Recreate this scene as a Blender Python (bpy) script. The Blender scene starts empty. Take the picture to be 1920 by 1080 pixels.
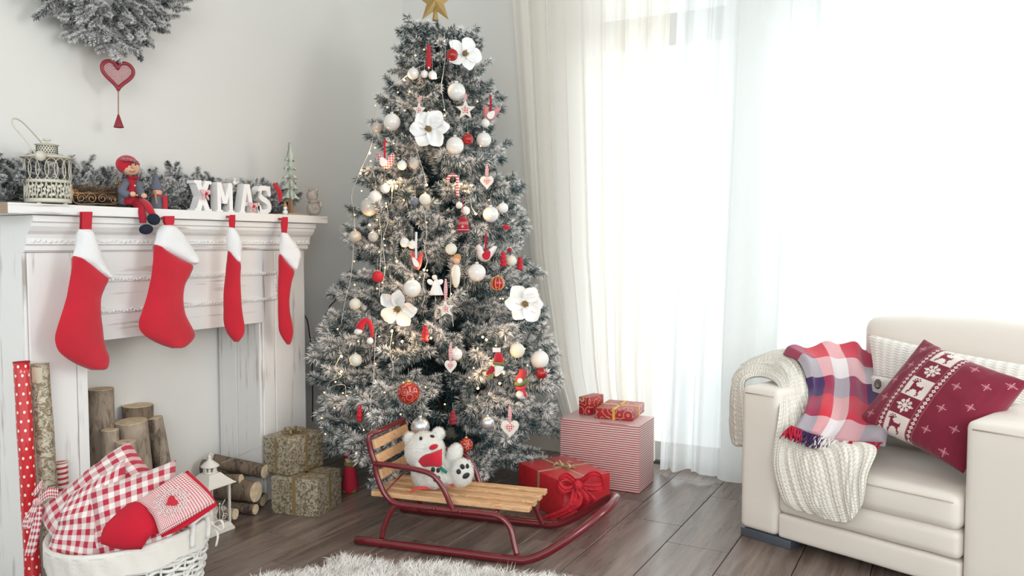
import bpy, math, random
import numpy as np
from math import sin, cos, pi, radians, sqrt
from mathutils import Vector, Matrix, noise as mnoise

SC = bpy.context.scene
COL = SC.collection
random.seed(7)

# ------------------------------------------------------------------ camera, world, lights, exposure
FPX, TH, PT, CH = 1530.0, radians(28.45), radians(3.07), 1.05
cam_d = bpy.data.cameras.new('camera'); cam = bpy.data.objects.new('camera', cam_d); COL.objects.link(cam)
cam_d.sensor_fit = 'HORIZONTAL'; cam_d.sensor_width = 36.0; cam_d.lens = FPX / 1920 * 36.0
cam.location = (0, 0, CH); cam.rotation_euler = (pi / 2 - PT, 0, TH)
cam_d.clip_start = 0.05
SC.camera = cam

w = bpy.data.worlds.new('daylight'); SC.world = w; w.use_nodes = True
w.node_tree.nodes['Background'].inputs[0].default_value = (0.90, 0.985, 1.0, 1)
w.node_tree.nodes['Background'].inputs[1].default_value = 1.08

def area(name, loc, target, size, sizey, power, col):
    l = bpy.data.lights.new(name, 'AREA'); l.shape = 'RECTANGLE'; l.size = size; l.size_y = sizey
    l.energy = power; l.color = col
    o = bpy.data.objects.new(name, l); COL.objects.link(o); o.location = loc
    o.rotation_euler = (Vector(target) - Vector(loc)).to_track_quat('-Z', 'Y').to_euler()
    return o
area('garden_window_daylight', (-0.1, 5.0, 1.35), (-0.3, 3.0, 1.0), 3.6, 2.5, 45, (0.93, 0.985, 1.0))
area('side_window_daylight', (3.1, 1.75, 1.75), (-2.5, 2.2, 0.95), 1.3, 1.3, 40, (1.0, 0.975, 0.94))
area('rear_fill_light', (0.9, -1.7, 1.9), (-1.5, 3.7, 1.1), 2.2, 1.6, 55, (1.0, 0.985, 0.965))  # soft fill added behind the camera to lift the window wall, not a window
SC.view_settings.view_transform = 'Standard'; SC.view_settings.look = 'None'
SC.view_settings.gamma = 1.0; SC.view_settings.use_curve_mapping = False
SC.view_settings.exposure = 0.42

# ------------------------------------------------------------------ helpers
_F = (-sin(TH) * cos(PT), cos(TH) * cos(PT), -sin(PT)); _R = (cos(TH), sin(TH), 0)
_U = (-sin(TH) * sin(PT), cos(TH) * sin(PT), cos(PT))
def ray(px, py):
    a = (px - 960) / FPX; b = -(py - 540) / FPX
    return Vector([_F[i] + a * _R[i] + b * _U[i] for i in range(3)])
def at(px, py, x=None, y=None, z=None, d=None):
    r = ray(px, py)
    t = x / r.x if x is not None else y / r.y if y is not None else (z - CH) / r.z if z is not None else d
    return Vector((0, 0, CH)) + r * t
def atp(px, py, p0, dr):
    r = ray(px, py); nx, ny = -dr[1], dr[0]
    t = (nx * p0[0] + ny * p0[1]) / (nx * r.x + ny * r.y)
    return Vector((0, 0, CH)) + r * t
def depth(p): return _F[0] * p[0] + _F[1] * p[1] + _F[2] * (p[2] - CH)
def ppm(p): return FPX / depth(p)            # pixels of the photograph per metre at a point
SR = Vector(_R)                              # direction to the right, level
TOCAM = Vector((sin(TH), -cos(TH), 0))

class MB:
    def __init__(s): s.v = []; s.f = []; s.m = []; s.s = []; s.uv = []
    def add(s, vs, fs, m=0, smooth=True, uv=None):
        b = len(s.v); s.v.extend([tuple(p) for p in vs]); s.f.extend([tuple(b + i for i in f) for f in fs])
        s.m.extend([m] * len(fs)); s.s.extend([smooth] * len(fs)); s.uv.extend(uv if uv else [(0, 0)] * len(vs)); return s
    def box(s, c, size, m=0, rz=0, mat=None, bev=0):
        hx, hy, hz = size[0] / 2, size[1] / 2, size[2] / 2
        if bev: return s.rbox(c, size, bev, m, rz, mat)
        vs = [Vector((x, y, z)) for x in (-hx, hx) for y in (-hy, hy) for z in (-hz, hz)]
        R = mat or Matrix.Rotation(rz, 3, 'Z')
        vs = [R @ p + Vector(c) for p in vs]
        fs = [(0, 1, 3, 2), (4, 6, 7, 5), (0, 4, 5, 1), (2, 3, 7, 6), (0, 2, 6, 4), (1, 5, 7, 3)]
        return s.add(vs, fs, m, False)
    def rbox(s, c, size, r, m=0, rz=0, mat=None, seg=2, mid=0, bulge=None, smooth=True):
        h = [k / 2 for k in size]; r = min(r, min(h) * .999)
        def ax(hh):
            e = [-hh + r * (1 - cos(pi / 2 * i / seg)) for i in range(seg + 1)]
            e2 = [-t for t in reversed(e)]
            mm = [(-hh + r) + (2 * hh - 2 * r) * (i + 1) / (mid + 1) for i in range(mid)]
            return e + mm + e2
        A = [ax(k) for k in h]; vs = []; idx = {}; fs = []
        R = mat or Matrix.Rotation(rz, 3, 'Z'); C = Vector(c)
        def vert(i, j, k):
            key = (i, j, k)
            if key not in idx:
                p = Vector((A[0][i], A[1][j], A[2][k]))
                q = Vector([max(-h[a] + r, min(h[a] - r, p[a])) for a in range(3)])
                d = p - q
                if d.length > 1e-9: p = q + d.normalized() * r
                if bulge: p = bulge(p, h)
                idx[key] = len(vs); vs.append(R @ p + C)
            return idx[key]
        n = [len(a) for a in A]
        for a in range(3):
            b, cc = (a + 1) % 3, (a + 2) % 3
            for e in (0, n[a] - 1):
                for i in range(n[b] - 1):
                    for j in range(n[cc] - 1):
                        q = []
                        for (di, dj) in ((0, 0), (1, 0), (1, 1), (0, 1)):
                            t = [0, 0, 0]; t[a] = e; t[b] = i + di; t[cc] = j + dj; q.append(vert(*t))
                        if e == 0: q.reverse()
                        fs.append(q)
        return s.add(vs, fs, m, smooth)
    def tube(s, pts, r, n=8, m=0, closed=False, cap=True, flat=None):
        pts = [Vector(p) for p in pts]; N = len(pts)
        rr = r if isinstance(r, (list, tuple)) else [r] * N
        vs = []; fs = []; up = None; prevt = None
        for i, p in enumerate(pts):
            if closed: t = (pts[(i + 1) % N] - pts[i - 1])
            else: t = pts[min(i + 1, N - 1)] - pts[max(i - 1, 0)]
            if t.length < 1e-9: t = Vector((0, 0, 1))
            t.normalize()
            if up is None:
                up = Vector((0, 0, 1)) if abs(t.z) < .9 else Vector((1, 0, 0))
                up = (up - t * up.dot(t)).normalized()
            else:
                up = up - t * up.dot(t)
                up = up.normalized() if up.length > 1e-6 else Vector((1, 0, 0))
            sd = t.cross(up)
            for k in range(n):
                a = 2 * pi * k / n
                vs.append(p + (up * cos(a) * (flat or 1) + sd * sin(a)) * rr[i])
        for i in range(N if closed else N - 1):
            for k in range(n):
                a = i * n + k; b = i * n + (k + 1) % n; j = (i + 1) % N
                fs.append((a, b, j * n + (k + 1) % n, j * n + k))
        if cap and not closed:
            fs.append(tuple(reversed(range(n)))); fs.append(tuple((N - 1) * n + k for k in range(n)))
        uv = [(k / n, i / max(1, N - 1)) for i in range(N) for k in range(n)]
        return s.add(vs, fs, m, True, uv)
    def lathe(s, c, prof, n=20, m=0, mat=None, smooth=True, sx=1, sy=1, wob=None):
        C = Vector(c); R = mat or Matrix.Identity(3); vs = []; fs = []; uv = []
        for i, (r, z) in enumerate(prof):
            for k in range(n):
                a = 2 * pi * k / n; q = r * (wob(a, z) if wob else 1)
                vs.append(R @ Vector((q * cos(a) * sx, q * sin(a) * sy, z)) + C); uv.append((k / n, i / (len(prof) - 1)))
        for i in range(len(prof) - 1):
            for k in range(n):
                fs.append((i * n + k, i * n + (k + 1) % n, (i + 1) * n + (k + 1) % n, (i + 1) * n + k))
        if prof[0][0] > 1e-6: fs.append(tuple(reversed(range(n))))
        if prof[-1][0] > 1e-6: fs.append(tuple((len(prof) - 1) * n + k for k in range(n)))
        return s.add(vs, fs, m, smooth, uv)
    def ball(s, c, r, n=16, m=0, mat=None):
        r = r if isinstance(r, (tuple, list)) else (r, r, r); R = mat or Matrix.Identity(3); C = Vector(c)
        vs = []; fs = []; uv = []; h = n // 2
        for i in range(h + 1):
            t = pi * i / h
            for k in range(n):
                a = 2 * pi * k / n
                vs.append(R @ Vector((r[0] * sin(t) * cos(a), r[1] * sin(t) * sin(a), -r[2] * cos(t))) + C); uv.append((k / n, i / h))
        for i in range(h):
            for k in range(n):
                a, b, cc, d = i * n + k, i * n + (k + 1) % n, (i + 1) * n + (k + 1) % n, (i + 1) * n + k
                if i == 0: fs.append((a, cc, d))
                elif i == h - 1: fs.append((a, b, d))
                else: fs.append((a, b, cc, d))
        return s.add(vs, fs, m, True, uv)
    def grid(s, fn, nu, nv, m=0, closeu=False, smooth=True):
        vs = []; uv = []; fs = []
        for j in range(nv + 1):
            for i in range(nu + (0 if closeu else 1)):
                u, v = i / nu, j / nv; vs.append(fn(u, v)); uv.append((u, v))
        W = nu if closeu else nu + 1
        for j in range(nv):
            for i in range(nu):
                a = j * W + i; b = j * W + (i + 1) % W
                fs.append((a, b, b + W, a + W))
        return s.add(vs, fs, m, smooth, uv)
    def plate(s, pts2, o, ax, ay, th, m=0, smooth=False, rim=None):
        """flat outline (list of 2-D points) in the plane o,ax,ay with real thickness, rounded by a raised middle ring"""
        o = Vector(o); ax = Vector(ax); ay = Vector(ay); nz = ax.cross(ay).normalized(); n = len(pts2)
        cx = sum(p[0] for p in pts2) / n; cy = sum(p[1] for p in pts2) / n
        k = rim or 0.0
        ins = [(cx + (p[0] - cx) * (1 - k), cy + (p[1] - cy) * (1 - k)) for p in pts2]
        P = lambda p, h: o + ax * p[0] + ay * p[1] + nz * h
        if rim:
            vs = [P(p, -th / 2) for p in ins] + [P(p, 0) for p in pts2] + [P(p, th / 2) for p in ins]; L = 3
        else:
            vs = [P(p, -th / 2) for p in pts2] + [P(p, th / 2) for p in pts2]; L = 2
        fs = [tuple(reversed(range(n))), tuple(range((L - 1) * n, L * n))]
        for l in range(L - 1):
            for i in range(n): fs.append((l * n + i, l * n + (i + 1) % n, (l + 1) * n + (i + 1) % n, (l + 1) * n + i))
        return s.add(vs, fs, m, smooth)
    def build(s, name, mats, parent=None, mods=None):
        mats = mats if isinstance(mats, (list, tuple)) else [mats]
        if parent is None:
            A = np.array(s.v); org = Vector(((A[:, 0].min() + A[:, 0].max()) / 2, (A[:, 1].min() + A[:, 1].max()) / 2, A[:, 2].min()))
        else: org = wloc(parent)
        me = bpy.data.meshes.new(name)
        me.from_pydata([(p[0] - org.x, p[1] - org.y, p[2] - org.z) for p in s.v], [], s.f)
        for m_ in mats: me.materials.append(m_)
        me.polygons.foreach_set('material_index', s.m); me.polygons.foreach_set('use_smooth', s.s)
        uvl = me.uv_layers.new(name='UVMap'); li = np.zeros(len(me.loops), dtype=np.int32); me.loops.foreach_get('vertex_index', li)
        uvl.data.foreach_set('uv', np.array(s.uv, dtype=np.float32)[li].ravel())
        me.update()
        o = bpy.data.objects.new(name, me); COL.objects.link(o)
        if parent is None: o.location = org
        else: o.parent = parent
        return o

def wloc(o):
    p = Vector((0, 0, 0))
    while o is not None: p = p + o.location; o = o.parent
    return p
def tag(o, label=None, cat=None, group=None, kind=None):
    if label: o['label'] = label
    if cat: o['category'] = cat
    if group: o['group'] = group
    if kind: o['kind'] = kind
    return o
def thing(name, label, cat, loc, group=None):
    o = bpy.data.objects.new(name, None); COL.objects.link(o); o.location = Vector(loc); o.empty_display_size = .05
    return tag(o, label, cat, group)
def struct(mb, name, mats, label=None, cat=None, parent=None):
    o = mb.build(name, mats, parent)
    if parent is None: tag(o, label, cat, None, 'structure')
    return o
def copy_tree(o, parent=None):
    c = o.copy(); COL.objects.link(c)
    if parent: c.parent = parent
    for ch in o.children: copy_tree(ch, c)
    return c
def bevel(o, wdt=.004, seg=2):
    m = o.modifiers.new('bevel', 'BEVEL'); m.width = wdt; m.segments = seg; m.limit_method = 'ANGLE'; m.angle_limit = radians(35); return o
def fbm(x, y, z=0.0): return mnoise.noise(Vector((x, y, z)))
def lerp(a, b, t): return a + (b - a) * t
def spline(pts, n):
    """Catmull-Rom through the points"""
    P = [Vector(p) for p in pts]; P = [P[0] * 2 - P[1]] + P + [P[-1] * 2 - P[-2]]; out = []
    for i in range(1, len(P) - 2):
        for k in range(n):
            t = k / n; a, b, c, d = P[i - 1], P[i], P[i + 1], P[i + 2]
            out.append(.5 * ((2 * b) + (c - a) * t + (2 * a - 5 * b + 4 * c - d) * t * t + (3 * b - a - 3 * c + d) * t ** 3))
    out.append(P[-2]); return out
def net(rows):
    """smooth surface through a control net: returns f(u,v)"""
    nr = len(rows); nc = len(rows[0])
    def cr(P, t):
        n = len(P) - 1; x = min(max(t, 0), 1) * n; i = min(int(x), n - 1); f = x - i
        g = lambda k: P[k] if 0 <= k <= n else (P[0] * 2 - P[1] if k < 0 else P[n] * 2 - P[n - 1])
        a, b, c, d = g(i - 1), g(i), g(i + 1), g(i + 2)
        return .5 * ((2 * b) + (c - a) * f + (2 * a - 5 * b + 4 * c - d) * f * f + (3 * b - a - 3 * c + d) * f ** 3)
    return lambda u, v: cr([cr(r, u) for r in rows], v)

# ------------------------------------------------------------------ materials
_mc = {}
class NT:
    def __init__(s, name):
        s.mat = bpy.data.materials.new(name); s.mat.use_nodes = True; s.t = s.mat.node_tree
        s.b = s.t.nodes['Principled BSDF']
    def n(s, typ, **kw):
        nd = s.t.nodes.new(typ)
        for k, v in kw.items():
            if k.startswith('i_'): nd.inputs[k[2:].replace('_', ' ')].default_value = v
            else: setattr(nd, k, v)
        return nd
    def l(s, a, b): s.t.links.new(a, b)
    def math(s, op, a, b=None, c=None):
        nd = s.t.nodes.new('ShaderNodeMath'); nd.operation = op
        for i, q in enumerate((a, b, c)):
            if q is None: continue
            if isinstance(q, (int, float)): nd.inputs[i].default_value = q
            else: s.l(q, nd.inputs[i])
        return nd.outputs[0]
    def mix(s, fac, a, b):
        nd = s.t.nodes.new('ShaderNodeMix'); nd.data_type = 'RGBA'
        for i, q in ((0, fac), (6, a), (7, b)):
            if isinstance(q, (int, float)): nd.inputs[i].default_value = q
            elif isinstance(q, tuple): nd.inputs[i].default_value = (*q[:3], 1)
            else: s.l(q, nd.inputs[i])
        return nd.outputs[2]
    def ramp(s, fac, stops, interp='LINEAR'):
        nd = s.t.nodes.new('ShaderNodeValToRGB'); nd.color_ramp.interpolation = interp; e = nd.color_ramp.elements
        while len(e) < len(stops): e.new(.5)
        for k, (p, c) in enumerate(stops): e[k].position = p; e[k].color = (*c, 1) if len(c) == 3 else c
        s.l(fac, nd.inputs[0]); return nd.outputs[0]
    def coord(s, kind='Object', scale=(1, 1, 1), rot=(0, 0, 0), rnd=False):
        tc = s.n('ShaderNodeTexCoord'); mp = s.n('ShaderNodeMapping'); mp.inputs['Scale'].default_value = scale
        mp.inputs['Rotation'].default_value = rot; src = tc.outputs[kind]
        if rnd:
            oi = s.n('ShaderNodeObjectInfo'); ad = s.n('ShaderNodeVectorMath', operation='ADD')
            cm = s.n('ShaderNodeCombineXYZ'); m10 = s.math('MULTIPLY', oi.outputs['Random'], 37.0)
            s.l(m10, cm.inputs[0]); s.l(m10, cm.inputs[1]); s.l(m10, cm.inputs[2])
            s.l(src, ad.inputs[0]); s.l(cm.outputs[0], ad.inputs[1]); src = ad.outputs[0]
        s.l(src, mp.inputs[0]); return mp.outputs[0]
    def noise(s, vec, scale, detail=3, rough=.5, dist=0):
        nd = s.n('ShaderNodeTexNoise'); s.l(vec, nd.inputs['Vector']); nd.inputs['Scale'].default_value = scale
        nd.inputs['Detail'].default_value = detail; nd.inputs['Roughness'].default_value = rough; nd.inputs['Distortion'].default_value = dist
        return nd.outputs['Fac']
    def bump(s, h, strength=.3, dist=.002):
        nd = s.n('ShaderNodeBump'); nd.inputs['Strength'].default_value = strength; nd.inputs['Distance'].default_value = dist
        s.l(h, nd.inputs['Height']); s.l(nd.outputs[0], s.b.inputs['Normal'])
    def set(s, **kw):
        for k, v in kw.items():
            k = k.replace('_', ' ')
            if isinstance(v, (int, float)): s.b.inputs[k].default_value = v
            elif isinstance(v, tuple): s.b.inputs[k].default_value = (*v[:3], 1)
            else: s.l(v, s.b.inputs[k])
        return s
def M(name, col, rough=.6, metal=0, bump=None, var=None, coat=0, sheen=0, emit=None):
    if name in _mc: return _mc[name]
    n = NT(name); n.set(Base_Color=tuple(col), Roughness=rough, Metallic=metal)
    if coat: n.set(Coat_Weight=coat)
    if sheen: n.set(Sheen_Weight=sheen)
    vec = n.coord()
    if var: n.set(Base_Color=n.mix(n.ramp(n.noise(vec, var[0]), [(.35, (0, 0, 0)), (.65, (1, 1, 1))]), tuple(col), tuple(var[1])))
    if bump: n.bump(n.noise(vec, bump[0], 4, .6), bump[1], bump[2] if len(bump) > 2 else .002)
    if emit: n.set(Emission_Color=tuple(emit[0]), Emission_Strength=emit[1])
    _mc[name] = n.mat; return n.mat
def paint(name, axis, base=(.80, .80, .79), wear=(.42, .37, .34), amt=.62):
    """white painted boards, paint rubbed along the grain"""
    if name in _mc: return _mc[name]
    n = NT(name); sc = [34, 34, 34]; sc[axis] = 1.6
    v = n.coord('Object', tuple(sc), rnd=True); f = n.noise(v, 1.0, 6, .62, .4)
    v2 = n.coord('Object', (3, 3, 3), rnd=True); g = n.noise(v2, 1.6, 2)
    k = n.math('MULTIPLY', f, n.math('ADD', n.math('MULTIPLY', g, .9), .55))
    n.set(Base_Color=n.ramp(k, [(amt - .03, base), (amt + .10, wear)]), Roughness=.55)
    n.bump(f, .35, .002); _mc[name] = n.mat; return n.mat
def gingham(name, n_, red=(.44, .014, .045), white=(.77, .73, .70), nv=None, pinkf=.5):
    if name in _mc: return _mc[name]
    n = NT(name); tc = n.n('ShaderNodeTexCoord'); sp = n.n('ShaderNodeSeparateXYZ'); n.l(tc.outputs['UV'], sp.inputs[0])
    def st(o, k): return n.math('GREATER_THAN', n.math('FRACT', n.math('MULTIPLY', o, k)), .5)
    a = st(sp.outputs[0], n_); b = st(sp.outputs[1], nv or n_)
    pink = tuple(lerp(white[i], red[i], pinkf) for i in range(3))
    c = n.ramp(n.math('MULTIPLY', n.math('ADD', a, b), .5), [(0, white), (.25, pink), (.75, red)], 'CONSTANT')
    n.set(Base_Color=c, Roughness=.9, Sheen_Weight=.2); n.bump(n.noise(n.coord(), 900, 2), .3, .0006)
    _mc[name] = n.mat; return n.mat
def stripes(name, freq, c1, c2, duty=.5, coord='Object', comp=2, rough=.4):
    if name in _mc: return _mc[name]
    n = NT(name); tc = n.n('ShaderNodeTexCoord'); sp = n.n('ShaderNodeSeparateXYZ'); n.l(tc.outputs[coord], sp.inputs[0])
    a = n.math('GREATER_THAN', n.math('FRACT', n.math('MULTIPLY', sp.outputs[comp], freq)), duty)
    n.set(Base_Color=n.mix(a, c1, c2), Roughness=rough); _mc[name] = n.mat; return n.mat

RED = (.56, .012, .025); DKRED = (.30, .012, .03); WHITE = (.82, .82, .80); CREAM = (.78, .74, .64)
m_white_paint = M('white_enamel', (.80, .79, .76), .4, bump=(60, .1))
m_wall = M('wall_plaster', (.74, .735, .705), .9, bump=(140, .12, .001), var=(1.1, (.72, .715, .69)))
m_felt = M('red_felt', (.53, .010, .028), .95, bump=(420, .5, .0015), var=(9, (.46, .009, .024)), sheen=.3)
m_plush = M('white_plush', (.84, .84, .85), 1, bump=(260, .9, .003), sheen=.5)
m_redmetal = M('red_lacquered_steel', (.145, .008, .014), .28, coat=.5)
m_pearl = M('pearl_white', (.74, .73, .70), .22, coat=.4)
m_matte_white = M('matte_white', (.78, .77, .74), .6)
m_cream_ball = M('cream_glitter', (.74, .72, .62), .5, bump=(900, .8, .001))
m_silver = M('frosted_silver', (.66, .68, .70), .3, metal=.75)
m_redball = M('red_satin_ball', (.36, .006, .010), .3, coat=.3)
m_redglit = M('red_glitter', (.55, .01, .03), .45, bump=(700, 1, .002))
m_gold = M('antique_gold', (.45, .31, .12), .45, metal=.7, bump=(300, .4))
m_goldcap = M('gold_cap', (.70, .50, .22), .35, metal=.9)
m_brown = M('brown_bark', (.10, .065, .04), .9, bump=(120, .8, .003))
m_dark = M('black_plastic', (.012, .014, .018), .5)
m_string = M('white_cord', (.55, .53, .50), .8)

m_stem = M('flocked_stem', (.22, .21, .20), .9)
def frost_mat(name, dark=(.008, .028, .036), mid=(.16, .18, .175), snow=(.86, .84, .82)):
    n = NT(name); a = n.n('ShaderNodeAttribute', attribute_name='frost')
    n.set(Base_Color=n.ramp(a.outputs['Fac'], [(.10, dark), (.38, mid), (.70, snow)]), Roughness=.85); return n.mat
m_frost = frost_mat('flocked_needles', dark=(.005, .030, .038), mid=(.085, .145, .148), snow=(.90, .875, .85))
m_frost_wreath = frost_mat('flocked_wreath_needles', mid=(.2, .215, .215), snow=(.74, .73, .72))

# ------------------------------------------------------------------ conifer sprigs (needles as real blades)
def needle_arrays(p0, p1, n, L, rg, spread=1.0, frost=.7, wd=.0011, dark=False):
    p0 = np.array(p0); p1 = np.array(p1); ax = p1 - p0; ln = np.linalg.norm(ax); ax = ax / ln
    t = rg.random(n); ref = np.array([0, 0, 1.0]) if abs(ax[2]) < .9 else np.array([1.0, 0, 0])
    e1 = np.cross(ax, ref); e1 /= np.linalg.norm(e1); e2 = np.cross(ax, e1)
    ph = rg.random(n) * 2 * pi; tip = np.clip((t - .8) / .2, 0, 1)
    ang = (1.05 - .65 * tip) * spread * (.8 + .4 * rg.random(n))
    d = np.cos(ang)[:, None] * ax + np.sin(ang)[:, None] * (np.cos(ph)[:, None] * e1 + np.sin(ph)[:, None] * e2)
    b = p0 + t[:, None] * (p1 - p0); l = L * (.7 + .5 * rg.random(n)) * (1 - .15 * tip)
    rnd = rg.normal(size=(n, 3)); s = np.cross(d, rnd); s /= np.linalg.norm(s, axis=1)[:, None]
    w_ = wd * (1 + .5 * rg.random(n))
    droop = np.zeros((n, 3)); droop[:, 2] = -.12 * l
    v = np.stack([b, b + d * (l * .55)[:, None] + s * w_[:, None], b + d * (l * .55)[:, None] - s * w_[:, None], b + d * l[:, None] + droop], 1)
    q = np.clip(frost + .25 * d[:, 2] + rg.normal(size=n) * .2, 0, 1)
    if dark: q *= .25
    f = np.stack([q * .25, q * .85, q * .85, np.clip(q * 1.15, 0, 1)], 1)
    return v.reshape(-1, 3), f.reshape(-1)
def sprig_mesh(name, segs, L, dens, rg, frost=.7, wd=.0011, mats=None, stems=True, darksegs=()):
    V = []; Fr = []
    for (a, b) in segs:
        ln = np.linalg.norm(np.array(b) - np.array(a)); v, f = needle_arrays(a, b, max(6, int(ln * dens)), L, rg, frost=frost + (rg.random() - .60) * .75, wd=wd); V.append(v); Fr.append(f)
    for (a, b) in darksegs:
        ln = np.linalg.norm(np.array(b) - np.array(a)); v, f = needle_arrays(a, b, max(6, int(ln * dens * .55)), L * 1.15, rg, frost=frost, wd=wd * 1.5, dark=True); V.append(v); Fr.append(f)
    V = np.concatenate(V); Fr = np.concatenate(Fr); n = len(V) // 4
    base = np.arange(n)[:, None] * 4; T = np.concatenate([base + np.array([0, 1, 2]), base + np.array([1, 3, 2])], 0)
    nn = len(T)
    sv, sf = [], []
    if stems:
        sb = MB()
        for (a, b) in list(segs) + list(darksegs): sb.tube([a, b], .0022, 4)
        sv = sb.v; sf = sb.f
    me = bpy.data.meshes.new(name)
    allv = np.concatenate([V, np.array(sv).reshape(-1, 3)]) if len(sv) else V
    faces = T.tolist() + [tuple(i + len(V) for i in f) for f in sf]
    me.from_pydata(allv.tolist(), [], faces)
    for m_ in mats: me.materials.append(m_)
    me.polygons.foreach_set('material_index', [0] * nn + [1] * len(sf))
    at_ = me.attributes.new('frost', 'FLOAT', 'POINT'); at_.data.foreach_set('value', np.concatenate([Fr, np.zeros(len(sv))]).astype(np.float32))
    me.update(); return me
def branch_segs(L, rg, nside, sl, lift=.12):
    """main stem along +X with side sprigs; returns frosted and dark segments"""
    pts = [np.array([L * t, 0, lift * L * t * t]) for t in np.linspace(0, 1, 6)]
    fro, drk = [], []
    for i in range(5):
        (drk if i < 2 else fro).append((pts[i], pts[i + 1]))
    for k in range(nside):
        t = .26 + .70 * (k + rg.random() * .6) / nside; p = np.array([L * t, 0, lift * L * t * t])
        sgn = 1 if k % 2 else -1; ya = sgn * radians(35 + 30 * rg.random()); el = radians(-25 + 60 * rg.random())
        l = sl * (.75 + .5 * rg.random()) * (1.15 - .45 * t)
        d = np.array([cos(ya) * cos(el), sin(ya) * cos(el), sin(el)])
        mid = p + d * l * .5; d2 = d + np.array([.25, 0, .15]); d2 /= np.linalg.norm(d2); end = mid + d2 * l * .5
        if t < .36: drk.append((p, mid)); drk.append((mid, end))
        else: fro.append((p, mid)); fro.append((mid, end))
    return fro, drk

# ------------------------------------------------------------------ room shell
XW, YW, ZC = -2.70, 3.72, 2.75
struct(MB().box(((XW + 3.2) / 2, (YW - 2) / 2 + .1, -.03), (3.2 - XW + .4, YW + 2.4, .03)), 'floor', M('joint_filler', (.05, .042, .038), .9), 'dark greyish brown wood-look plank floor', 'floor')
floor = bpy.data.objects['floor']
def floor_mat():
    n = NT('greybrown_wood_planks')
    v = n.coord('Object', (11, 1.1, 1), rnd=True); f = n.noise(v, 1.5, 7, .62, 1.2)
    v2 = n.coord('Object', (60, 2.5, 1), rnd=True); g = n.noise(v2, 1.4, 4, .6)
    c = n.ramp(n.math('ADD', n.math('MULTIPLY', f, .7), n.math('MULTIPLY', g, .3)), [(.34, (.082, .058, .048)), (.5, (.170, .126, .106)), (.66, (.275, .218, .188))])
    oi = n.n('ShaderNodeObjectInfo'); hv = n.n('ShaderNodeHueSaturation'); n.l(c, hv.inputs['Color'])
    n.l(n.math('ADD', n.math('MULTIPLY', oi.outputs['Random'], .22), .9), hv.inputs['Value'])
    n.set(Base_Color=hv.outputs[0], Roughness=n.math('ADD', n.math('MULTIPLY', g, .25), .18)); n.bump(f, .05, .001); return n.mat
m_floor = floor_mat()
pm = MB().box(floor.location, (.2172, .5906, .012)).build('plank', m_floor, floor); bevel(pm, .0012, 1)
pme = pm.data; first = True
for i in range(-10, 13):
    xc = -.76 + .22 * i; off = {0: 2.75, -1: 2.935}.get(i, 2.75 - .197 * i)
    k0 = math.floor((1.0 - off) / .593)
    for k in range(k0, k0 + 14):
        y0 = off + k * .593; yc = y0 + .2965
        if xc < XW - .05 or y0 > YW - .02 or y0 < .5: continue
        o = pm if first else pm.copy()
        if not first: COL.objects.link(o)
        first = False
        y1 = min(y0 + .5906, YW - .002)
        if y1 < y0 + .59:                      # cut at the wall
            COL.objects.unlink(o); o = MB().box(floor.location, (.2172, y1 - y0, .012)).build('plank', m_floor, floor); yc = (y0 + y1) / 2
        o.location = Vector((xc, yc, -.0062)) - floor.location

struct(MB().box((XW - .06, (YW - 2) / 2 + .05, ZC / 2), (.12, YW + 2.1, ZC)), 'wall_left', m_wall, 'plain off-white plaster wall behind the fireplace', 'wall')
wb = MB(); WY = YW + .09; WT = .18
X1, X2, X3, X4 = -1.60, -.88, -.69, 1.75
for (a, b) in ((XW - .12, X1), (X2, X3), (X4, 2.6)): wb.box(((a + b) / 2, WY, ZC / 2), (b - a, WT, ZC))
for (a, b) in ((X1, X2), (X3, X4)): wb.box(((a + b) / 2, WY, 2.60), (b - a, WT, .30))
struct(wb, 'wall_back', m_wall, 'off-white wall with tall garden windows behind the curtains', 'wall')
struct(MB().box((.2, .8, ZC + .05), (6.2, 6.2, .1)), 'ceiling', M('ceiling_white', (.8, .8, .79), .9), 'white ceiling above the room', 'ceiling')
mt = NT('window_glass'); g1 = mt.n('ShaderNodeBsdfTransparent'); g2 = mt.n('ShaderNodeBsdfGlossy'); g2.inputs['Roughness'].default_value = .02
mx = mt.n('ShaderNodeMixShader'); mx.inputs[0].default_value = .05; mt.l(g1.outputs[0], mx.inputs[1]); mt.l(g2.outputs[0], mx.inputs[2])
mt.l(mx.outputs[0], mt.t.nodes['Material Output'].inputs[0]); m_glass = mt.mat
m_frame = M('white_window_frame', (.78, .79, .78), .45)
for nme, a, b, mull in (('window_1', X1, X2, []), ('window_2', X3, X4, [-.02, .62, 1.25])):
    f = MB(); FY = YW + .10
    for x in (a + .03, b - .03): f.box((x, FY, 1.22), (.06, .07, 2.44))
    for z in (.05, 2.41): f.box(((a + b) / 2, FY, z), (b - a - .12, .07, .09))
    f.box(((a + b) / 2, FY, 2.06), (b - a - .12, .07, .15))
    for x in mull: f.box((x, FY, 1.2), (.05, .06, 2.3))
    fo = struct(f, nme, m_frame, 'tall white framed window seen through the sheer curtain', 'window')
    fo['label'] = 'narrow tall white window behind the cream curtain' if nme == 'window_1' else 'wide tall white window behind the sheer curtains by the armchair'
    e = [a + .06] + mull + [b - .06]
    for i in range(len(e) - 1):
        for (z0, z1) in ((.095, 1.985), (2.135, 2.365)):
            MB().box(((e[i] + e[i + 1]) / 2, FY, (z0 + z1) / 2), (e[i + 1] - e[i] - .04, .008, z1 - z0)).build('pane', m_glass, fo)
struct(MB().box(((XW + X1) / 2, YW - .008, .04), (X1 - XW, .016, .08)).box(((X2 + X3) / 2, YW - .008, .04), (X3 - X2, .016, .08)), 'baseboard_back', M('cream_baseboard', (.70, .66, .58), .5), 'low cream baseboard under the curtains', 'baseboard')
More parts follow.
